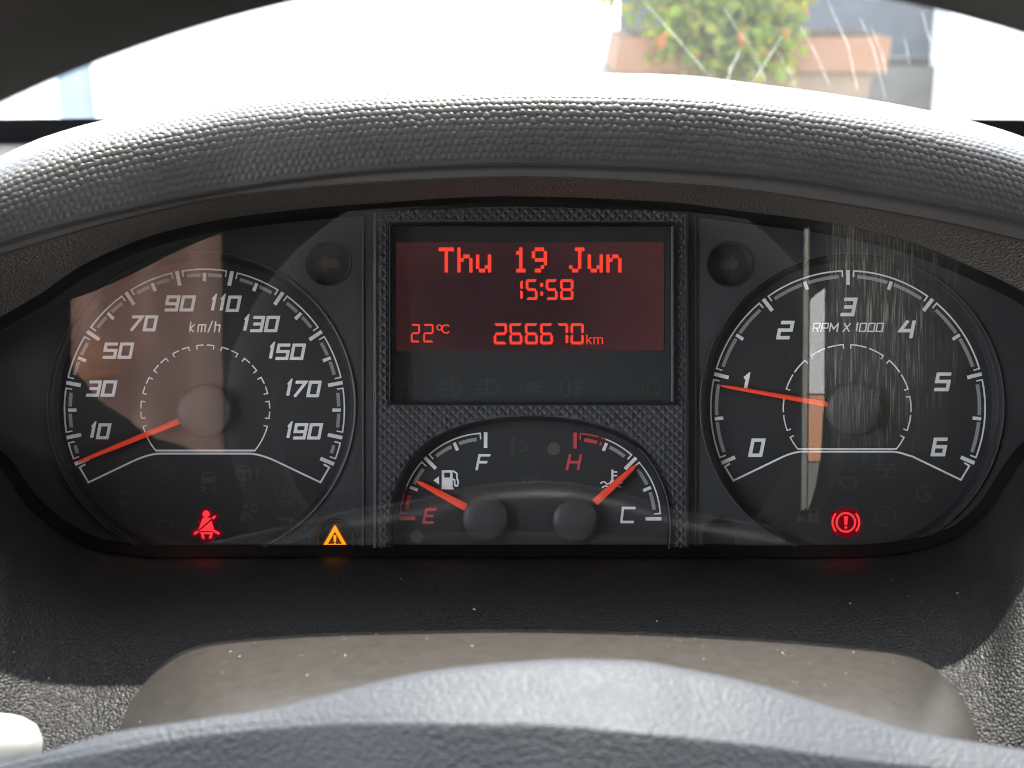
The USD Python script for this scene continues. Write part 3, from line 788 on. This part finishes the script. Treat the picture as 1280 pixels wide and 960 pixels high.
def sym_airbag():
    return unary_union([disc(-3, -9, 3.6), ringo(7, -6, 4.2, 2), Polygon([(-8, -3), (1, -3), (8, 8), (4, 9), (-1, 3), (-3, 10), (-10, 10)])])


def sym_lock():
    return unary_union([box(0, -2, 14, 10).difference(disc(7, 3, 2)), LineString(arc(8, -4, 5, -10, 190)).buffer(1.1), Polygon([(-14, -1), (-6, 4), (-3, 4), (-3, 9), (-14, 9)])])


def sym_coil():
    return unary_union([LineString(arc(-5, 1, 5.5, -120, 150)).buffer(0.9), LineString(arc(6, 1, 5.5, 30, 300)).buffer(0.9), seg((-12, -8), (-3, -8), w=1.5), seg((3, -8), (12, -8), w=1.5)])


def sym_spanner():
    return unary_union([LineString(arc(0, 0, 8, 60, 320)).buffer(1.0), disc(3, 2, 3)])


def sym_engine():
    return Polygon([(-12, -3), (-9, -3), (-9, -6), (8, -6), (8, -3), (12, -3), (12, 6), (8, 6), (6, 9), (-6, 9), (-9, 5), (-12, 5)]).buffer(0.6).difference(Polygon([(-8, -4), (7, -4), (7, 4), (5, 7), (-5, 7), (-8, 3)]))


def sym_oil():
    return unary_union([Polygon([(-12, -2), (4, -2), (13, -6), (5, 6), (-8, 6)]).difference(Polygon([(-7, 0), (4, 0), (8, -2), (4, 4), (-6, 4)])), disc(14, 2, 1.4), seg((-6, -6), (2, -6), w=1.4)])


def sym_fog(flip=1):
    d_ = LineString([(3, -11), (3, 11)] + arc(3, 0, 11, -90, 90)).buffer(0.9)
    d_ = affinity.scale(d_, 0.85, 1.0, origin=(3, 0))
    bars = [seg((-2, y + 1.5), (-14, y + (3 if flip > 0 else 1.5)), w=1.6) for y in (-7, 0, 7)]
    g = unary_union([d_, *bars, seg((-8, -10), (-9, 0), (-7, 12), w=1.4)])
    return g if flip > 0 else affinity.scale(g, -1, 1, origin=(0, 0))


def sym_beam():
    d_ = LineString([(0, -9), (0, 9)] + arc(0, 0, 9, -90, 90) + [(0, -9)]).buffer(0.9)
    return unary_union([affinity.scale(d_, 1.5, 1, origin=(0, 0)), *[seg((-3, y), (-14, y), w=1.7) for y in (-8, -3, 3, 8)]])


def sym_side():
    out = []
    for sx in (-1, 1):
        d_ = LineString([(sx * 3, -5)] + arc(sx * 3, 0, 5, 90 * sx, -90 * sx) + [(sx * 3, -5)]).buffer(0.8)
        out.append(d_)
        out += [seg((sx * 9, y), (sx * 16, y * 2.2), w=1.6) for y in (-4, 0, 4)]
    return unary_union(out)


def sym_lane(sx):
    car = affinity.rotate(unary_union([ringo(0, 0, 9, 1.3), disc(0, -2, 2.0), disc(1, 8, 1.8)]), 20 * sx)
    dots = unary_union([box(sx * 15 - 0.8, y, sx * 15 + 0.8, y + 3.2) for y in range(-14, 14, 5)])
    return unary_union([affinity.scale(car, 0.9, 1.25), dots])


# ------------------------------------------------------------------ speedometer
ang = lambda v_: 90 + (100 - v_) * 1.13
sp_dial = flat(Point(*RING_S[:2]).buffer(RING_S[2] - 4, 72), -0.0030, 0.0)
SPM = part(CL, 'speedometer', sp_dial, 'dial', label='left round speedometer marked 10 to 190 km/h, needle at zero')
dial_ring(SPM, *RING_S)
maj = [ang(v_) for v_ in range(10, 191, 20)]
mnr = [ang(v_) for v_ in range(20, 181, 20)]
scale(SPM, *SPD, 175.0, [ang(200)] + maj + [ang(0)], mnr, 0, 0, 2.3, True)
inner_scale(SPM, 256.5, 511.8, 80.5, maj, mnr, 3.6, (-39.5, 219.5), 563.2)
left = [(106.5, 580.3), (99.5, 584.3), (110.5, 603.0), (166, 576.5)] + bez((166, 576.5), (186, 567.2), (200, 567.0))
right = [(511 - x, y) for x, y in left[::-1]]
base_line(SPM, left, right, 567)
for t_, x0, x1, y0_, y1_ in (('10', 109, 139.5, 529, 549), ('30', 106, 147, 475.3, 496), ('50', 127, 168, 428, 448.6), ('70', 160, 198, 394, 414.2), ('90', 204.5, 245.3, 369, 389.4),
                             ('110', 259.5, 302.3, 369.4, 390), ('130', 300, 350.3, 394.8, 415.2), ('150', 332, 382.8, 429.4, 450), ('170', 354, 402.5, 475.8, 496.5), ('190', 354, 404.2, 528.8, 549.4)):
    print_(SPM, 'numeral', lettering(t_, x0, x1, y0_, y1_, 3.9, gap=1.8), 'white')
print_(SPM, 'unit_lettering', lettering('km/h', 236, 276.5, 404, 415.5, 1.7, gap=2.2, slant=0.12), 'white')
for g, x, y, k, mt in ((sym_abs(), 205, 590.5, 0.95, 'faint2'), (sym_skid(), 260.5, 600, 0.95, 'faint'), (sym_wheel(), 304.5, 591, 0.98, 'faint'), (sym_tyre(), 356, 618, 1.0, 'faint2'), (sym_car_door(), 156, 622, 0.85, 'faint2'),
                       (sym_engine(), 206, 655, 0.85, 'faint2'), (sym_airbag(), 310, 642, 1.05, 'faint')):
    print_(SPM, 'unlit_symbol', at(g, x, y, k), mt, h=0.00008)
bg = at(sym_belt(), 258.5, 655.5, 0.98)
print_(SPM, 'lamp_halo', bg.buffer(3.4), 'lamp_red_glow', h=0.00006, label='red glow around the seat belt warning')  # glow painted as a dim emitting backing, not a part
print_(SPM, 'seat_belt_lamp', bg, 'lamp_red', w0=0.00008, label='lit red seat belt warning symbol')
needle(SPM, (97, 578), (226, 525.5), 3.2, 7.4, 0.0022)
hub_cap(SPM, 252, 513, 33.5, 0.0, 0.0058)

# ------------------------------------------------------------------ rev counter
TAC = part(CL, 'rev_counter', flat(Point(*RING_R[:2]).buffer(RING_R[2] - 4, 72), -0.0030, 0.0), 'dial', label='right round rev counter marked 0 to 6, needle just under 1')
dial_ring(TAC, *RING_R)
ra = lambda v_: 90 + (3 - v_) * 37.85
maj, mnr = [ra(v_) for v_ in range(7)], [ra(v_ + 0.5) for v_ in range(6)]
scale(TAC, *RPM, 171.5, maj, mnr, 0, 0, 2.4, True)
inner_scale(TAC, 1059, 510.5, 79.8, [ra(v_) for v_ in range(0, 7)], mnr, 3.4, (-39.2, 219.2), 561.2)
left = [(912.5, 579.5), (906.2, 583.3), (916.8, 600.8), (972, 574.2)] + bez((972, 574.2), (990, 564.8), (1003, 564.6))
right = [(2118 - x, y - 1.0 if y > 570 else y) for x, y in left[::-1]]
base_line(TAC, left, right, 564.6)
for t_, x0, x1, y0_, y1_ in (('0', 935, 957.3, 548, 571.3), ('1', 922.5, 941, 467, 490.5), ('2', 970, 993.5, 401, 424.2), ('3', 1049, 1072.3, 372, 395.3), ('4', 1123, 1145.2, 400, 423.4), ('5', 1166.5, 1190.6, 465.5, 489), ('6', 1163, 1186, 547, 570.4)):
    print_(TAC, 'numeral', lettering(t_, x0, x1, y0_, y1_, 4.3, widths={'1': 1.0}), 'white')
print_(TAC, 'unit_lettering', lettering('RPM X 1000', 1015, 1105.3, 403.5, 415, 1.5, gap=1.5, slant=0.18, widths={' ': 0.35, '1': 0.4}), 'white')
for g, x, y, k, mt in ((sym_lock(), 1010, 644, 0.95, 'faint'), (sym_coil(), 1108, 590, 1.1, 'faint2'), (sym_spanner(), 1156, 617, 1.2, 'faint2'), (sym_engine(), 1061, 602, 0.95, 'faint2'), (ringo(0, 0, 11, 1.6), 1107, 645, 1.1, 'faint2')):
    print_(TAC, 'unlit_symbol', at(g, x, y, k), mt, h=0.00008)
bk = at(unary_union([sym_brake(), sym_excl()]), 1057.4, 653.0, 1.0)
print_(TAC, 'lamp_halo', at(unary_union([disc(0, 0, 17.5), box(-16, -12, 16, 12)]), 1057.4, 653.0).buffer(2), 'lamp_red_glow', h=0.00006, label='red glow around the brake warning')  # painted glow, a dim emitting backing wider than the symbol
print_(TAC, 'brake_lamp', bk, 'lamp_red', w0=0.00008, label='lit red brake warning symbol with exclamation mark')
needle(TAC, (901, 482), (1040, 506.5), 3.0, 6.6, 0.0022)
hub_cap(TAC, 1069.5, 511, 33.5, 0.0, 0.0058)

# ------------------------------------------------------------------ centre trim: knurled surround, edge strips
gl = np.array([(491, 694), (488, 655), (492.5, 622), (504, 592), (521, 567), (543, 549), (571, 536.5), (604, 528), (634, 524), (663, 523)], float)
gp = np.vstack([gl, np.c_[1326 - gl[:-1, 0], gl[:-1, 1]][::-1]])
gd = np.concatenate([[0], np.cumsum(np.linalg.norm(np.diff(gp, axis=0), axis=1))])
gs = np.linspace(0, gd[-1], 120)
gauge_shape = Polygon(np.c_[PchipInterpolator(gd, gp[:, 0])(gs), PchipInterpolator(gd, gp[:, 1])(gs)]).intersection(box(480, 500, 850, 690.5))
window_o = soften(box(484.5, 277.5, 845.5, 506.5), 4, 0)
trim_zone = Polygon([(471, 262), (560, 258.5), (640, 257), (760, 258.5), (857, 262), (857, 700), (471, 700)])
hole = unary_union([window_o.buffer(-2), gauge_shape.buffer(1)])
TR = part(CL, 'centre_trim', flat(trim_zone.difference(hole), -0.0030, WT), 'knurl', label='knurled black trim around the display and small gauges')
zone = trim_zone.buffer(-0.5).difference(unary_union([window_o.buffer(0.5), gauge_shape.buffer(3)]))
pv, pf_, cnt = [], [], 0
hp = 11.4 / 2
from shapely.prepared import prep
zp = prep(zone)
for r in range(-2, 90):
    for c_ in range(-1, 38):
        x = 471 + (c_ + 0.5 * (r % 2)) * 11.4
        y = 257 + r * hp
        if zp.contains(Point(x, y)):
            b_ = [P(x + hp, y, WT), P(x, y - hp, WT), P(x - hp, y, WT), P(x, y + hp, WT), P(x, y, WT + 0.0011)]
            # clip corners that leave the zone back to its edge
            for i, (qx, qy) in enumerate(((x + hp, y), (x, y - hp), (x - hp, y), (x, y + hp))):
                if not zp.contains(Point(qx, qy)):
                    for f_ in (0.75, 0.5, 0.25, 0.0):
                        if zp.contains(Point(x + (qx - x) * f_, y + (qy - y) * f_)):
                            b_[i] = P(x + (qx - x) * f_, y + (qy - y) * f_, WT)
                            break
            pv += b_
            pf_ += [[cnt, cnt + 1, cnt + 4], [cnt + 1, cnt + 2, cnt + 4], [cnt + 2, cnt + 3, cnt + 4], [cnt + 3, cnt, cnt + 4]]
            cnt += 5
part(TR, 'knurling', (np.array(pv), np.array(pf_)), 'knurl', kind='stuff')
for x0, x1, mt in ((466.3, 470.2, 'strip'), (857.6, 860.6, 'ring')):
    print_(TR, 'edge_strip', box(x0, 258, x1, 702), mt, w0=0.0, h=WT + 0.0009)
print_(TR, 'edge_strip', box(452.6, 256, 454.4, 702), 'strip', w0=0.0, h=WP + 0.0007)
print_(TR, 'edge_strip', box(869.5, 258, 871, 702), 'ring', w0=0.0, h=WP + 0.0007)
print_(TR, 'side_groove', box(455.5, 200, 465.8, 702), 'plate', w0=0.0, h=WP - 0.0006)
print_(TR, 'side_groove', box(861, 200, 869, 702), 'recess', w0=0.0, h=WP - 0.0006)

# ------------------------------------------------------------------ display
win_i = soften(box(488.5, 280.5, 842.0, 503.5), 2.5, 0)
DS = part(CL, 'information_display', flat(win_i.buffer(2), -0.0029, 0.0006), 'lcd_dark', label='display showing red date, clock, temperature and kilometre reading')
dfr = window_o.difference(win_i)
print_(DS, 'frame', dfr, 'frame', w0=-0.002, h=0.002 + WT + 0.0016)
for x0 in (840.3, 486.2):
    print_(DS, 'frame_edge', box(x0, 282, x0 + (1.5 if x0 > 600 else 0.8), 502), 'ring_edge', w0=0.003, h=WT - 0.003 + 0.0018)
SCW = 0.0008
print_(DS, 'screen', box(495.5, 303.5, 829.5, 437.5).buffer(0.5), 'lcd', w0=0.0, h=SCW)
DOTS = {'T': ['11111', '00100', '00100', '00100', '00100', '00100', '00100'], 'h': ['10000', '10000', '10110', '11001', '10001', '10001', '10001'], 'u': ['00000', '00000', '10001', '10001', '10001', '10011', '01101'],
        '1': ['00100', '01100', '00100', '00100', '00100', '00100', '01110'], '9': ['01110', '10001', '10001', '01111', '00001', '00010', '01100'], 'J': ['00111', '00010', '00010', '00010', '00010', '10010', '01100'],
        'n': ['00000', '00000', '10110', '11001', '10001', '10001', '10001']}
dx, dy = 3.72, 4.43
for i, ch in enumerate('Thu 19 Jun'):
    if ch == ' ':
        continue
    x0, y0_ = 548.6 + i * 23.28, 309.4
    cells = [box(x0 + c_ * dx - 0.28, y0_ + r * dy - 0.2, x0 + c_ * dx + dx + 0.28, y0_ + r * dy + dy + 0.2) for r in range(7) for c_ in range(5) if DOTS[ch][r][c_] == '1']
    print_(DS, 'date_letter', soften(unary_union(cells), 0.5, 0.2), 'lcd_text', w0=SCW, h=0.00008)
SEG7 = {'0': 'abcdef', '1': 'bc', '2': 'abged', '3': 'abgcd', '4': 'fgbc', '5': 'afgcd', '6': 'afgcde', '7': 'abc', '8': 'abcdefg', '9': 'abcdfg'}


def seg7(ch, x0, x1, y0_, y1_, w, sl=0.0):
    ym, g = (y0_ + y1_) / 2, w / 2
    k = w * 0.18

    def hbar(y, lead=0):
        a_, b_ = x0 + g + k, x1 - g - k
        if lead < 0:
            return Polygon([(a_ - g * .8, y - g), (b_ + g * .8, y - g), (b_ - g * .4, y + g), (a_ + g * .4, y + g)])
        if lead > 0:
            return Polygon([(a_ - g * .8, y + g), (b_ + g * .8, y + g), (b_ - g * .4, y - g), (a_ + g * .4, y - g)])
        return Polygon([(a_ - g * .4, y), (a_ + g * .3, y - g), (b_ - g * .3, y - g), (b_ + g * .4, y), (b_ - g * .3, y + g), (a_ + g * .3, y + g)])

    def vbar(x, a_, b_, out):
        a_, b_ = a_ + k, b_ - k
        return Polygon([(x - g, a_ + (g if out > 0 else 0)), (x + g, a_ + (0 if out > 0 else g)), (x + g, b_ - g * .6), (x, b_), (x - g, b_ - g * .6)])
    S_ = {'a': hbar(y0_ + g, -1), 'g': hbar(ym), 'd': hbar(y1_ - g, 1), 'f': vbar(x0 + g, y0_ + k, ym, -1), 'b': vbar(x1 - g, y0_ + k, ym, 1),
          'e': vbar(x0 + g, ym, y1_ - k, 1), 'c': vbar(x1 - g, ym, y1_ - k, -1)}
    return unary_union([S_[c_] for c_ in SEG7[ch]])


for ch, x0, x1 in (('1', 639, 653.7), ('5', 657, 672.2), ('5', 682, 697.2), ('8', 700, 717)):
    print_(DS, 'clock_digit', seg7(ch, x0, x1, 349, 375, 3.6), 'lcd_text', w0=SCW, h=0.00008)
print_(DS, 'clock_colon', unary_union([box(675.2, 353.5, 679.0, 358.5), box(675.2, 364.5, 679.0, 369.5)]), 'lcd_text', w0=SCW, h=0.00008)
for ch, x0, x1 in (('2', 617, 634), ('6', 636.6, 653.2), ('6', 656, 672.6), ('6', 675, 691.4), ('7', 696, 710.4), ('0', 713, 730)):
    print_(DS, 'kilometre_digit', seg7(ch, x0, x1, 404, 430.5, 3.5), 'lcd_text', w0=SCW, h=0.00008)
for ch, x0, x1 in (('2', 513.5, 525.0), ('2', 529.0, 542)):
    print_(DS, 'temperature_digit', seg7(ch, x0, x1, 405, 428, 2.3), 'lcd_text', w0=SCW, h=0.00008)
deg = unary_union([ringo(549.2, 409.3, 3.0, 1.7), LineString(arc(557.6, 411.2, 5.0, 50, 310)).buffer(0.95)])
print_(DS, 'unit_lettering', deg, 'lcd_text', w0=SCW, h=0.00008)


def word(text, x0, y_base, cap, depth=0.00008):
    m_ = meshkit.text_mesh(text, cap * S, depth)
    m_.apply_translation([(x0 - 640) * S, (480 - y_base) * S, SCW])
    return m_


part(DS, 'unit_lettering', word('km', 731.5, 430.3, 12.0), 'lcd_text')
for g, x, y, k in ((sym_fog(1), 562, 484, 1.05), (sym_beam(), 609, 484, 1.0), (sym_side(), 662, 484, 1.0), (sym_fog(-1), 714, 484, 1.05), (sym_lane(1), 504, 483, 1.0), (sym_lane(-1), 818, 483, 1.0)):
    print_(DS, 'unlit_symbol', at(g, x, y, k), 'faint', w0=0.0006, h=0.00008)

# ------------------------------------------------------------------ small gauges
GW = 0.0010
SG = part(CL, 'fuel_and_temperature_gauge', flat(gauge_shape.buffer(-2), -0.0029, GW), 'dial', label='small arched gauge with fuel needle and coolant temperature needle')
print_(SG, 'frame', gauge_shape.buffer(2.6).difference(gauge_shape.buffer(-1.6)), 'frame', w0=-0.002, h=0.002 + WT + 0.0012)
edge = gauge_shape.buffer(0.4).difference(gauge_shape.buffer(-1.0)).intersection(box(780, 560, 860, 686))
print_(SG, 'frame_edge', edge, 'ring_edge', w0=0.002, h=WT - 0.002 + 0.0014)
FC, TC = (607.0, 648.0), (719.0, 648.5)
RG = 106.5
def gauge_scale(cx, cy, marks, minors, red):
    a_lo, a_hi = red
    for a in marks:
        isred = a == a_lo
        print_(SG, 'major_tick', ray_bar(cx, cy, RG - 18.5, RG + 1.2, a, 4.4), 'red' if isred else 'white', w0=GW)
    for a in minors:
        print_(SG, 'minor_tick', ray_bar(cx, cy, RG - 14.5, RG - 4.0, a, 4.0), 'white', w0=GW)
    ms = sorted(marks)
    for a0, a1 in zip(ms[:-1], ms[1:]):
        line = unary_union([band(cx, cy, RG - 0.9, RG + 0.9, a0 + 3.6, a1 - 3.6), ray_bar(cx, cy, RG - 7.5, RG + 0.9, a0 + 3.6, 1.7), ray_bar(cx, cy, RG - 7.5, RG + 0.9, a1 - 3.6, 1.7)])
        mid_ = (a0 + a1) / 2
        pieces = [band(cx, cy, RG - 9.4, RG - 5.0, a0 + 6.6, mid_ - 3.0), band(cx, cy, RG - 9.4, RG - 5.0, mid_ + 3.0, a1 - 6.6)]
        lo_r, hi_r = min(a_lo, a_hi), max(a_lo, a_hi)
        redzone = Polygon([(cx, cy)] + arc(cx, cy, RG + 20, lo_r - 4, hi_r + 0.0))
        gapz = Polygon([(cx, cy)] + arc(cx, cy, RG + 20, min(a_hi - 1.0, a_hi + 1.0), max(a_hi - 1.0, a_hi + 1.0), 4))
        whole = line.difference(gapz)
        for nm_, g, cw in (('scale_line', whole, 'white'), *[('scale_band', p.difference(gapz), 'grey') for p in pieces]):
            print_(SG, nm_, g.intersection(redzone), 'red', w0=GW)
            print_(SG, nm_, g.difference(redzone), cw, w0=GW)


gauge_scale(*FC, [180, 135, 90], [157.5, 112.5], (180, 162.0))
gauge_scale(*TC, [90, 45, 0], [67.5, 22.5], (90, 73.0))
print_(SG, 'letter', lettering('F', 594, 614.2, 567.5, 588, 3.2), 'white', w0=GW)
print_(SG, 'letter', lettering('E', 527.5, 547, 635, 655, 3.4), 'red', w0=GW)
print_(SG, 'letter', lettering('H', 707, 728, 567.5, 588, 3.2), 'red', w0=GW)
print_(SG, 'letter', lettering('C', 775, 795.5, 633.5, 654, 3.0, slant=0.12), 'white', w0=GW)
pump = unary_union([box(553, 588.5, 565, 610.5).buffer(0.8).difference(box(555.2, 590.8, 562.6, 597)), box(551.2, 609.5, 566.8, 611.8), LineString([(567, 589), (571.2, 592), (571.2, 598), (573, 603), (571.5, 607.5), (568.5, 607), (568.2, 600), (566, 599)]).buffer(1.0), Polygon([(541.8, 600.5), (548.8, 595.3), (548.8, 605.6)])])
print_(SG, 'fuel_pump_symbol', pump, 'white', w0=GW)
temp = unary_union([seg((765.5, 587), (765.5, 601), w=2.6), seg((767, 590), (771.5, 590), w=1.8), seg((767, 594.5), (771.5, 594.5), w=1.8), disc(765.5, 603.5, 3.4),
                    LineString(bez((751, 604), (754.5, 600.5), (757.5, 604)) + bez((757.5, 604), (759, 606), (761, 604.3))).buffer(0.9), LineString(bez((769.5, 604), (773.5, 606), (777.5, 603))).buffer(0.9),
                    LineString(bez((753, 609.5), (757, 605.8), (760.5, 609)) + bez((760.5, 609), (765, 611), (768, 608.5)) + bez((768, 608.5), (771, 606.5), (776, 609))).buffer(0.9)])
print_(SG, 'coolant_symbol', temp, 'white', w0=GW)
print_(SG, 'sensor_window', disc(692.3, 561, 8.0), 'dot', w0=GW, h=0.0001)
print_(SG, 'sensor_window', disc(521, 671, 8.0), 'dot', w0=GW, h=0.0001)
for g, x, y, k in ((unary_union([box(-7, -12, -4, 12), *[seg((-8, y), (-1, y), w=1.5) for y in (-9, -4, 1, 6)], LineString(arc(7, 0, 6, -120, 200)).buffer(0.8)]), 646, 558, 1.0), (sym_oil(), 663, 600, 0.9), (LineString(arc(0, 0, 6, 100, 260)).buffer(0.8), 656, 649, 1.0)):
    print_(SG, 'unlit_symbol', at(g, x, y, k), 'faint2', w0=GW, h=0.00008)
needle(SG, (521, 601.5), (583, 634.5), 3.6, 9.6, GW + 0.0018)
needle(SG, (795, 581.5), (743.5, 628.0), 3.6, 9.6, GW + 0.0018)
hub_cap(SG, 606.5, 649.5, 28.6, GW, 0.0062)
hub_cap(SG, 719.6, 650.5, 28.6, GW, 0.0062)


# ------------------------------------------------------------------ lamps in round wells
def lamp(name, x, y, r, label):
    base = part(CL, name, flat(Point(x, y).buffer(r + 1, 48), -0.0030, 0.0), 'ring', label=label)
    t = np.linspace(0, 2 * np.pi, 65)[:-1]
    c_ = P(x, y, WP)
    k = S * (DIST - WP) / DIST
    wall = np.array([c_ + np.stack([rr_ * k * np.cos(t), rr_ * k * np.sin(t), np.full_like(t, ww)], -1) for rr_, ww in ((r + 2.2, 0.0), (r + 1.6, 0.0005), (r, 0.0004), (r - 0.8, -0.0010), (r - 2.5, -0.0034))])
    part(base, 'rim', grid(wall, close=True), 'ring', smooth=30)
    return base


arrow = Polygon([(-14, 0), (-2.5, -12), (-2.5, -5.5), (13, -5.5), (13, 6), (-2.5, 6), (-2.5, 12)])
L1 = lamp('turn_lamp', 410, 329, 27.2, 'unlit turn lamp with an arrow pointing left, near the speedometer')
print_(L1, 'arrow', at(arrow, 411, 329.5), 'dot', h=0.0001)
L2 = lamp('turn_lamp', 912, 330, 27.2, 'unlit turn lamp with an arrow pointing right, near the rev counter')
print_(L2, 'arrow', at(affinity.scale(arrow, -1, 1, origin=(0, 0)), 911, 330), 'faint', h=0.0001)
L3 = lamp('hazard_lamp', 419, 673, 23.2, 'lit amber warning triangle in a round well')
tri = Polygon([(0, -15), (15.5, 12.5), (-15.5, 12.5)])
tri_o = tri.buffer(1.2)
tri_i = affinity.scale(tri, 0.62, 0.60, origin=(0, 3.2))
print_(L3, 'lamp_halo', at(tri_o.buffer(1.5), 418.6, 671.8, 0.97), 'lamp_amber_glow', h=0.00006)  # painted amber glow behind the triangle
print_(L3, 'triangle', at(unary_union([tri_o.difference(tri_i), at(sym_excl(), 0, 3.2, 0.8)]), 418.6, 671.8, 0.93), 'lamp_amber', w0=0.00008)
L4 = lamp('blank_lamp', 901, 672, 23.2, 'unlit round lamp well without a symbol')

# =================================================================== made-up shapes out of view, added only for their reflections in the cover
def local(px_, py_, w_):
    return ORIGIN + px_ * AX + py_ * AV + w_ * AW


cu = np.linspace(-0.352, -0.231, 60)
hem = np.interp(cu, [-0.352, -0.33, -0.30, -0.26, -0.231], [0.015, -0.01, -0.035, -0.052, -0.056]) - 2 * LENS_K * 0.58
rows = []
for g in np.linspace(0, 1, 20):
    vz = 0.55 + (hem - 0.55) * g
    rows.append(np.stack([cu, vz, 0.60 + 0.010 * np.sin((cu + 0.4) * 150) * (1 - 0.4 * g)], -1))
rows = np.array(rows) @ np.stack([AX, AV, AW]) + ORIGIN
part('/World', 'reflection_sheet', grid(rows), 'reflection_sheet', smooth=True, label='tan sheet added out of view, mirrored in the cover lens', cat='reflection_sheet')  # invented sheet, hung only to give the lens a tan reflection
blob = trimesh.creation.icosphere(3, 1.0)
blob.apply_scale([0.019, 0.017, 0.012])
blob.apply_transform(trimesh.transformations.rotation_matrix(0.5, [0, 0, 1]))
blob.apply_translation([-0.322, 0.018 - 2 * LENS_K * 0.57, 0.578])
blob.vertices = blob.vertices @ np.stack([AX, AV, AW]) + ORIGIN
part('/World', 'reflection_blob', blob, 'copper', smooth=True, label='orange shape added out of view, mirrored as a bright patch in the cover lens', cat='added shape')  # added blob standing in for a bright patch in the reflection


def mirror_seen(points):
    """Outline of an added off-frame strip, placed where the cover lens should mirror it."""
    out = []
    for x, y in points:
        w_ = 0.22
        for _ in range(30):
            v_ = (480 - y) * S * 0.962 * (0.46 + w_) / 0.48 - 2 * LENS_K * (w_ - 0.02)
            w_ = 0.22 + 0.7 * (v_ - 0.02)
        out.append(((x - 640) * S * 0.962 * (0.46 + w_) / 0.48, v_, w_))
    return np.array(out)


for nm, mt, pl in (('reflection_strip', 'reflection_grey', [(1004, 262), (1009.5, 262), (1010.5, 636), (1004, 640)]), ('reflection_strip', 'white', [(1012, 375), (1030, 360), (1031, 492), (1012, 492)]),
                   ('reflection_strip_orange', 'copper', [(1012, 495), (1031, 495), (1027, 577), (1012, 577)]), ('reflection_strip', 'reflection_grey', [(1012, 579), (1026, 579), (1021, 612), (1012, 640)])):
    q_ = mirror_seen(pl)
    m_ = trimesh.convex.convex_hull(np.vstack([q_, q_ + np.array([0, -0.0017, 0.0025])]))
    part(dash, nm, m_, mt)  # invented strip pieces, added only for the lens reflection

# =================================================================== dust: flecks and fibres on the column cover and the panel below the dials
def flecks(surface, n, seed, lo, hi, rows_from, rows_to):
    r_ = np.random.default_rng(seed)
    out = []
    g = surface[rows_from:rows_to]
    for _ in range(n):
        i, j = r_.integers(0, g.shape[0] - 1), r_.integers(2, g.shape[1] - 2)
        a_, b_ = r_.random(2)
        p = (g[i, j] * (1 - a_) + g[i + 1, j] * a_) * (1 - b_) + (g[i, j + 1] * (1 - a_) + g[i + 1, j + 1] * a_) * b_
        e1, e2 = g[i, j + 1] - g[i, j], g[i + 1, j] - g[i, j]
        n_ = np.cross(e1, e2)
        n_ /= np.linalg.norm(n_) + 1e-12
        if n_[1] < 0:
            n_ = -n_
        s_ = np.exp(r_.uniform(np.log(lo), np.log(hi)))
        t1 = np.cross(n_, r_.normal(size=3))
        t1 /= np.linalg.norm(t1)
        t2 = np.cross(n_, t1)
        L = s_ * (1 if r_.random() < 0.8 else 3.0)
        q_ = trimesh.creation.box(extents=(L, s_ * 0.6, s_ * 0.4))
        T = np.eye(4)
        T[:3, 0], T[:3, 1], T[:3, 2], T[:3, 3] = t1, t2, n_, p + n_ * s_ * 0.2
        q_.apply_transform(T)
        out.append(q_)
    return trimesh.util.concatenate(out)


dust = thing('dust', 'pale dust flecks and fibres lying on the column cover and panel', 'dust', ORIGIN, tilt=True)
say(stage.GetPrimAtPath(dust), kind='stuff')
part(dust, 'flecks_on_cover', flecks(cover_pts, 240, 11, 0.00006, 0.00027, 4, 9), 'dust', kind='stuff')
part(dust, 'flecks_on_panel', flecks(panel_pts, 60, 12, 0.00012, 0.0004, 6, 40), 'dust', kind='stuff')
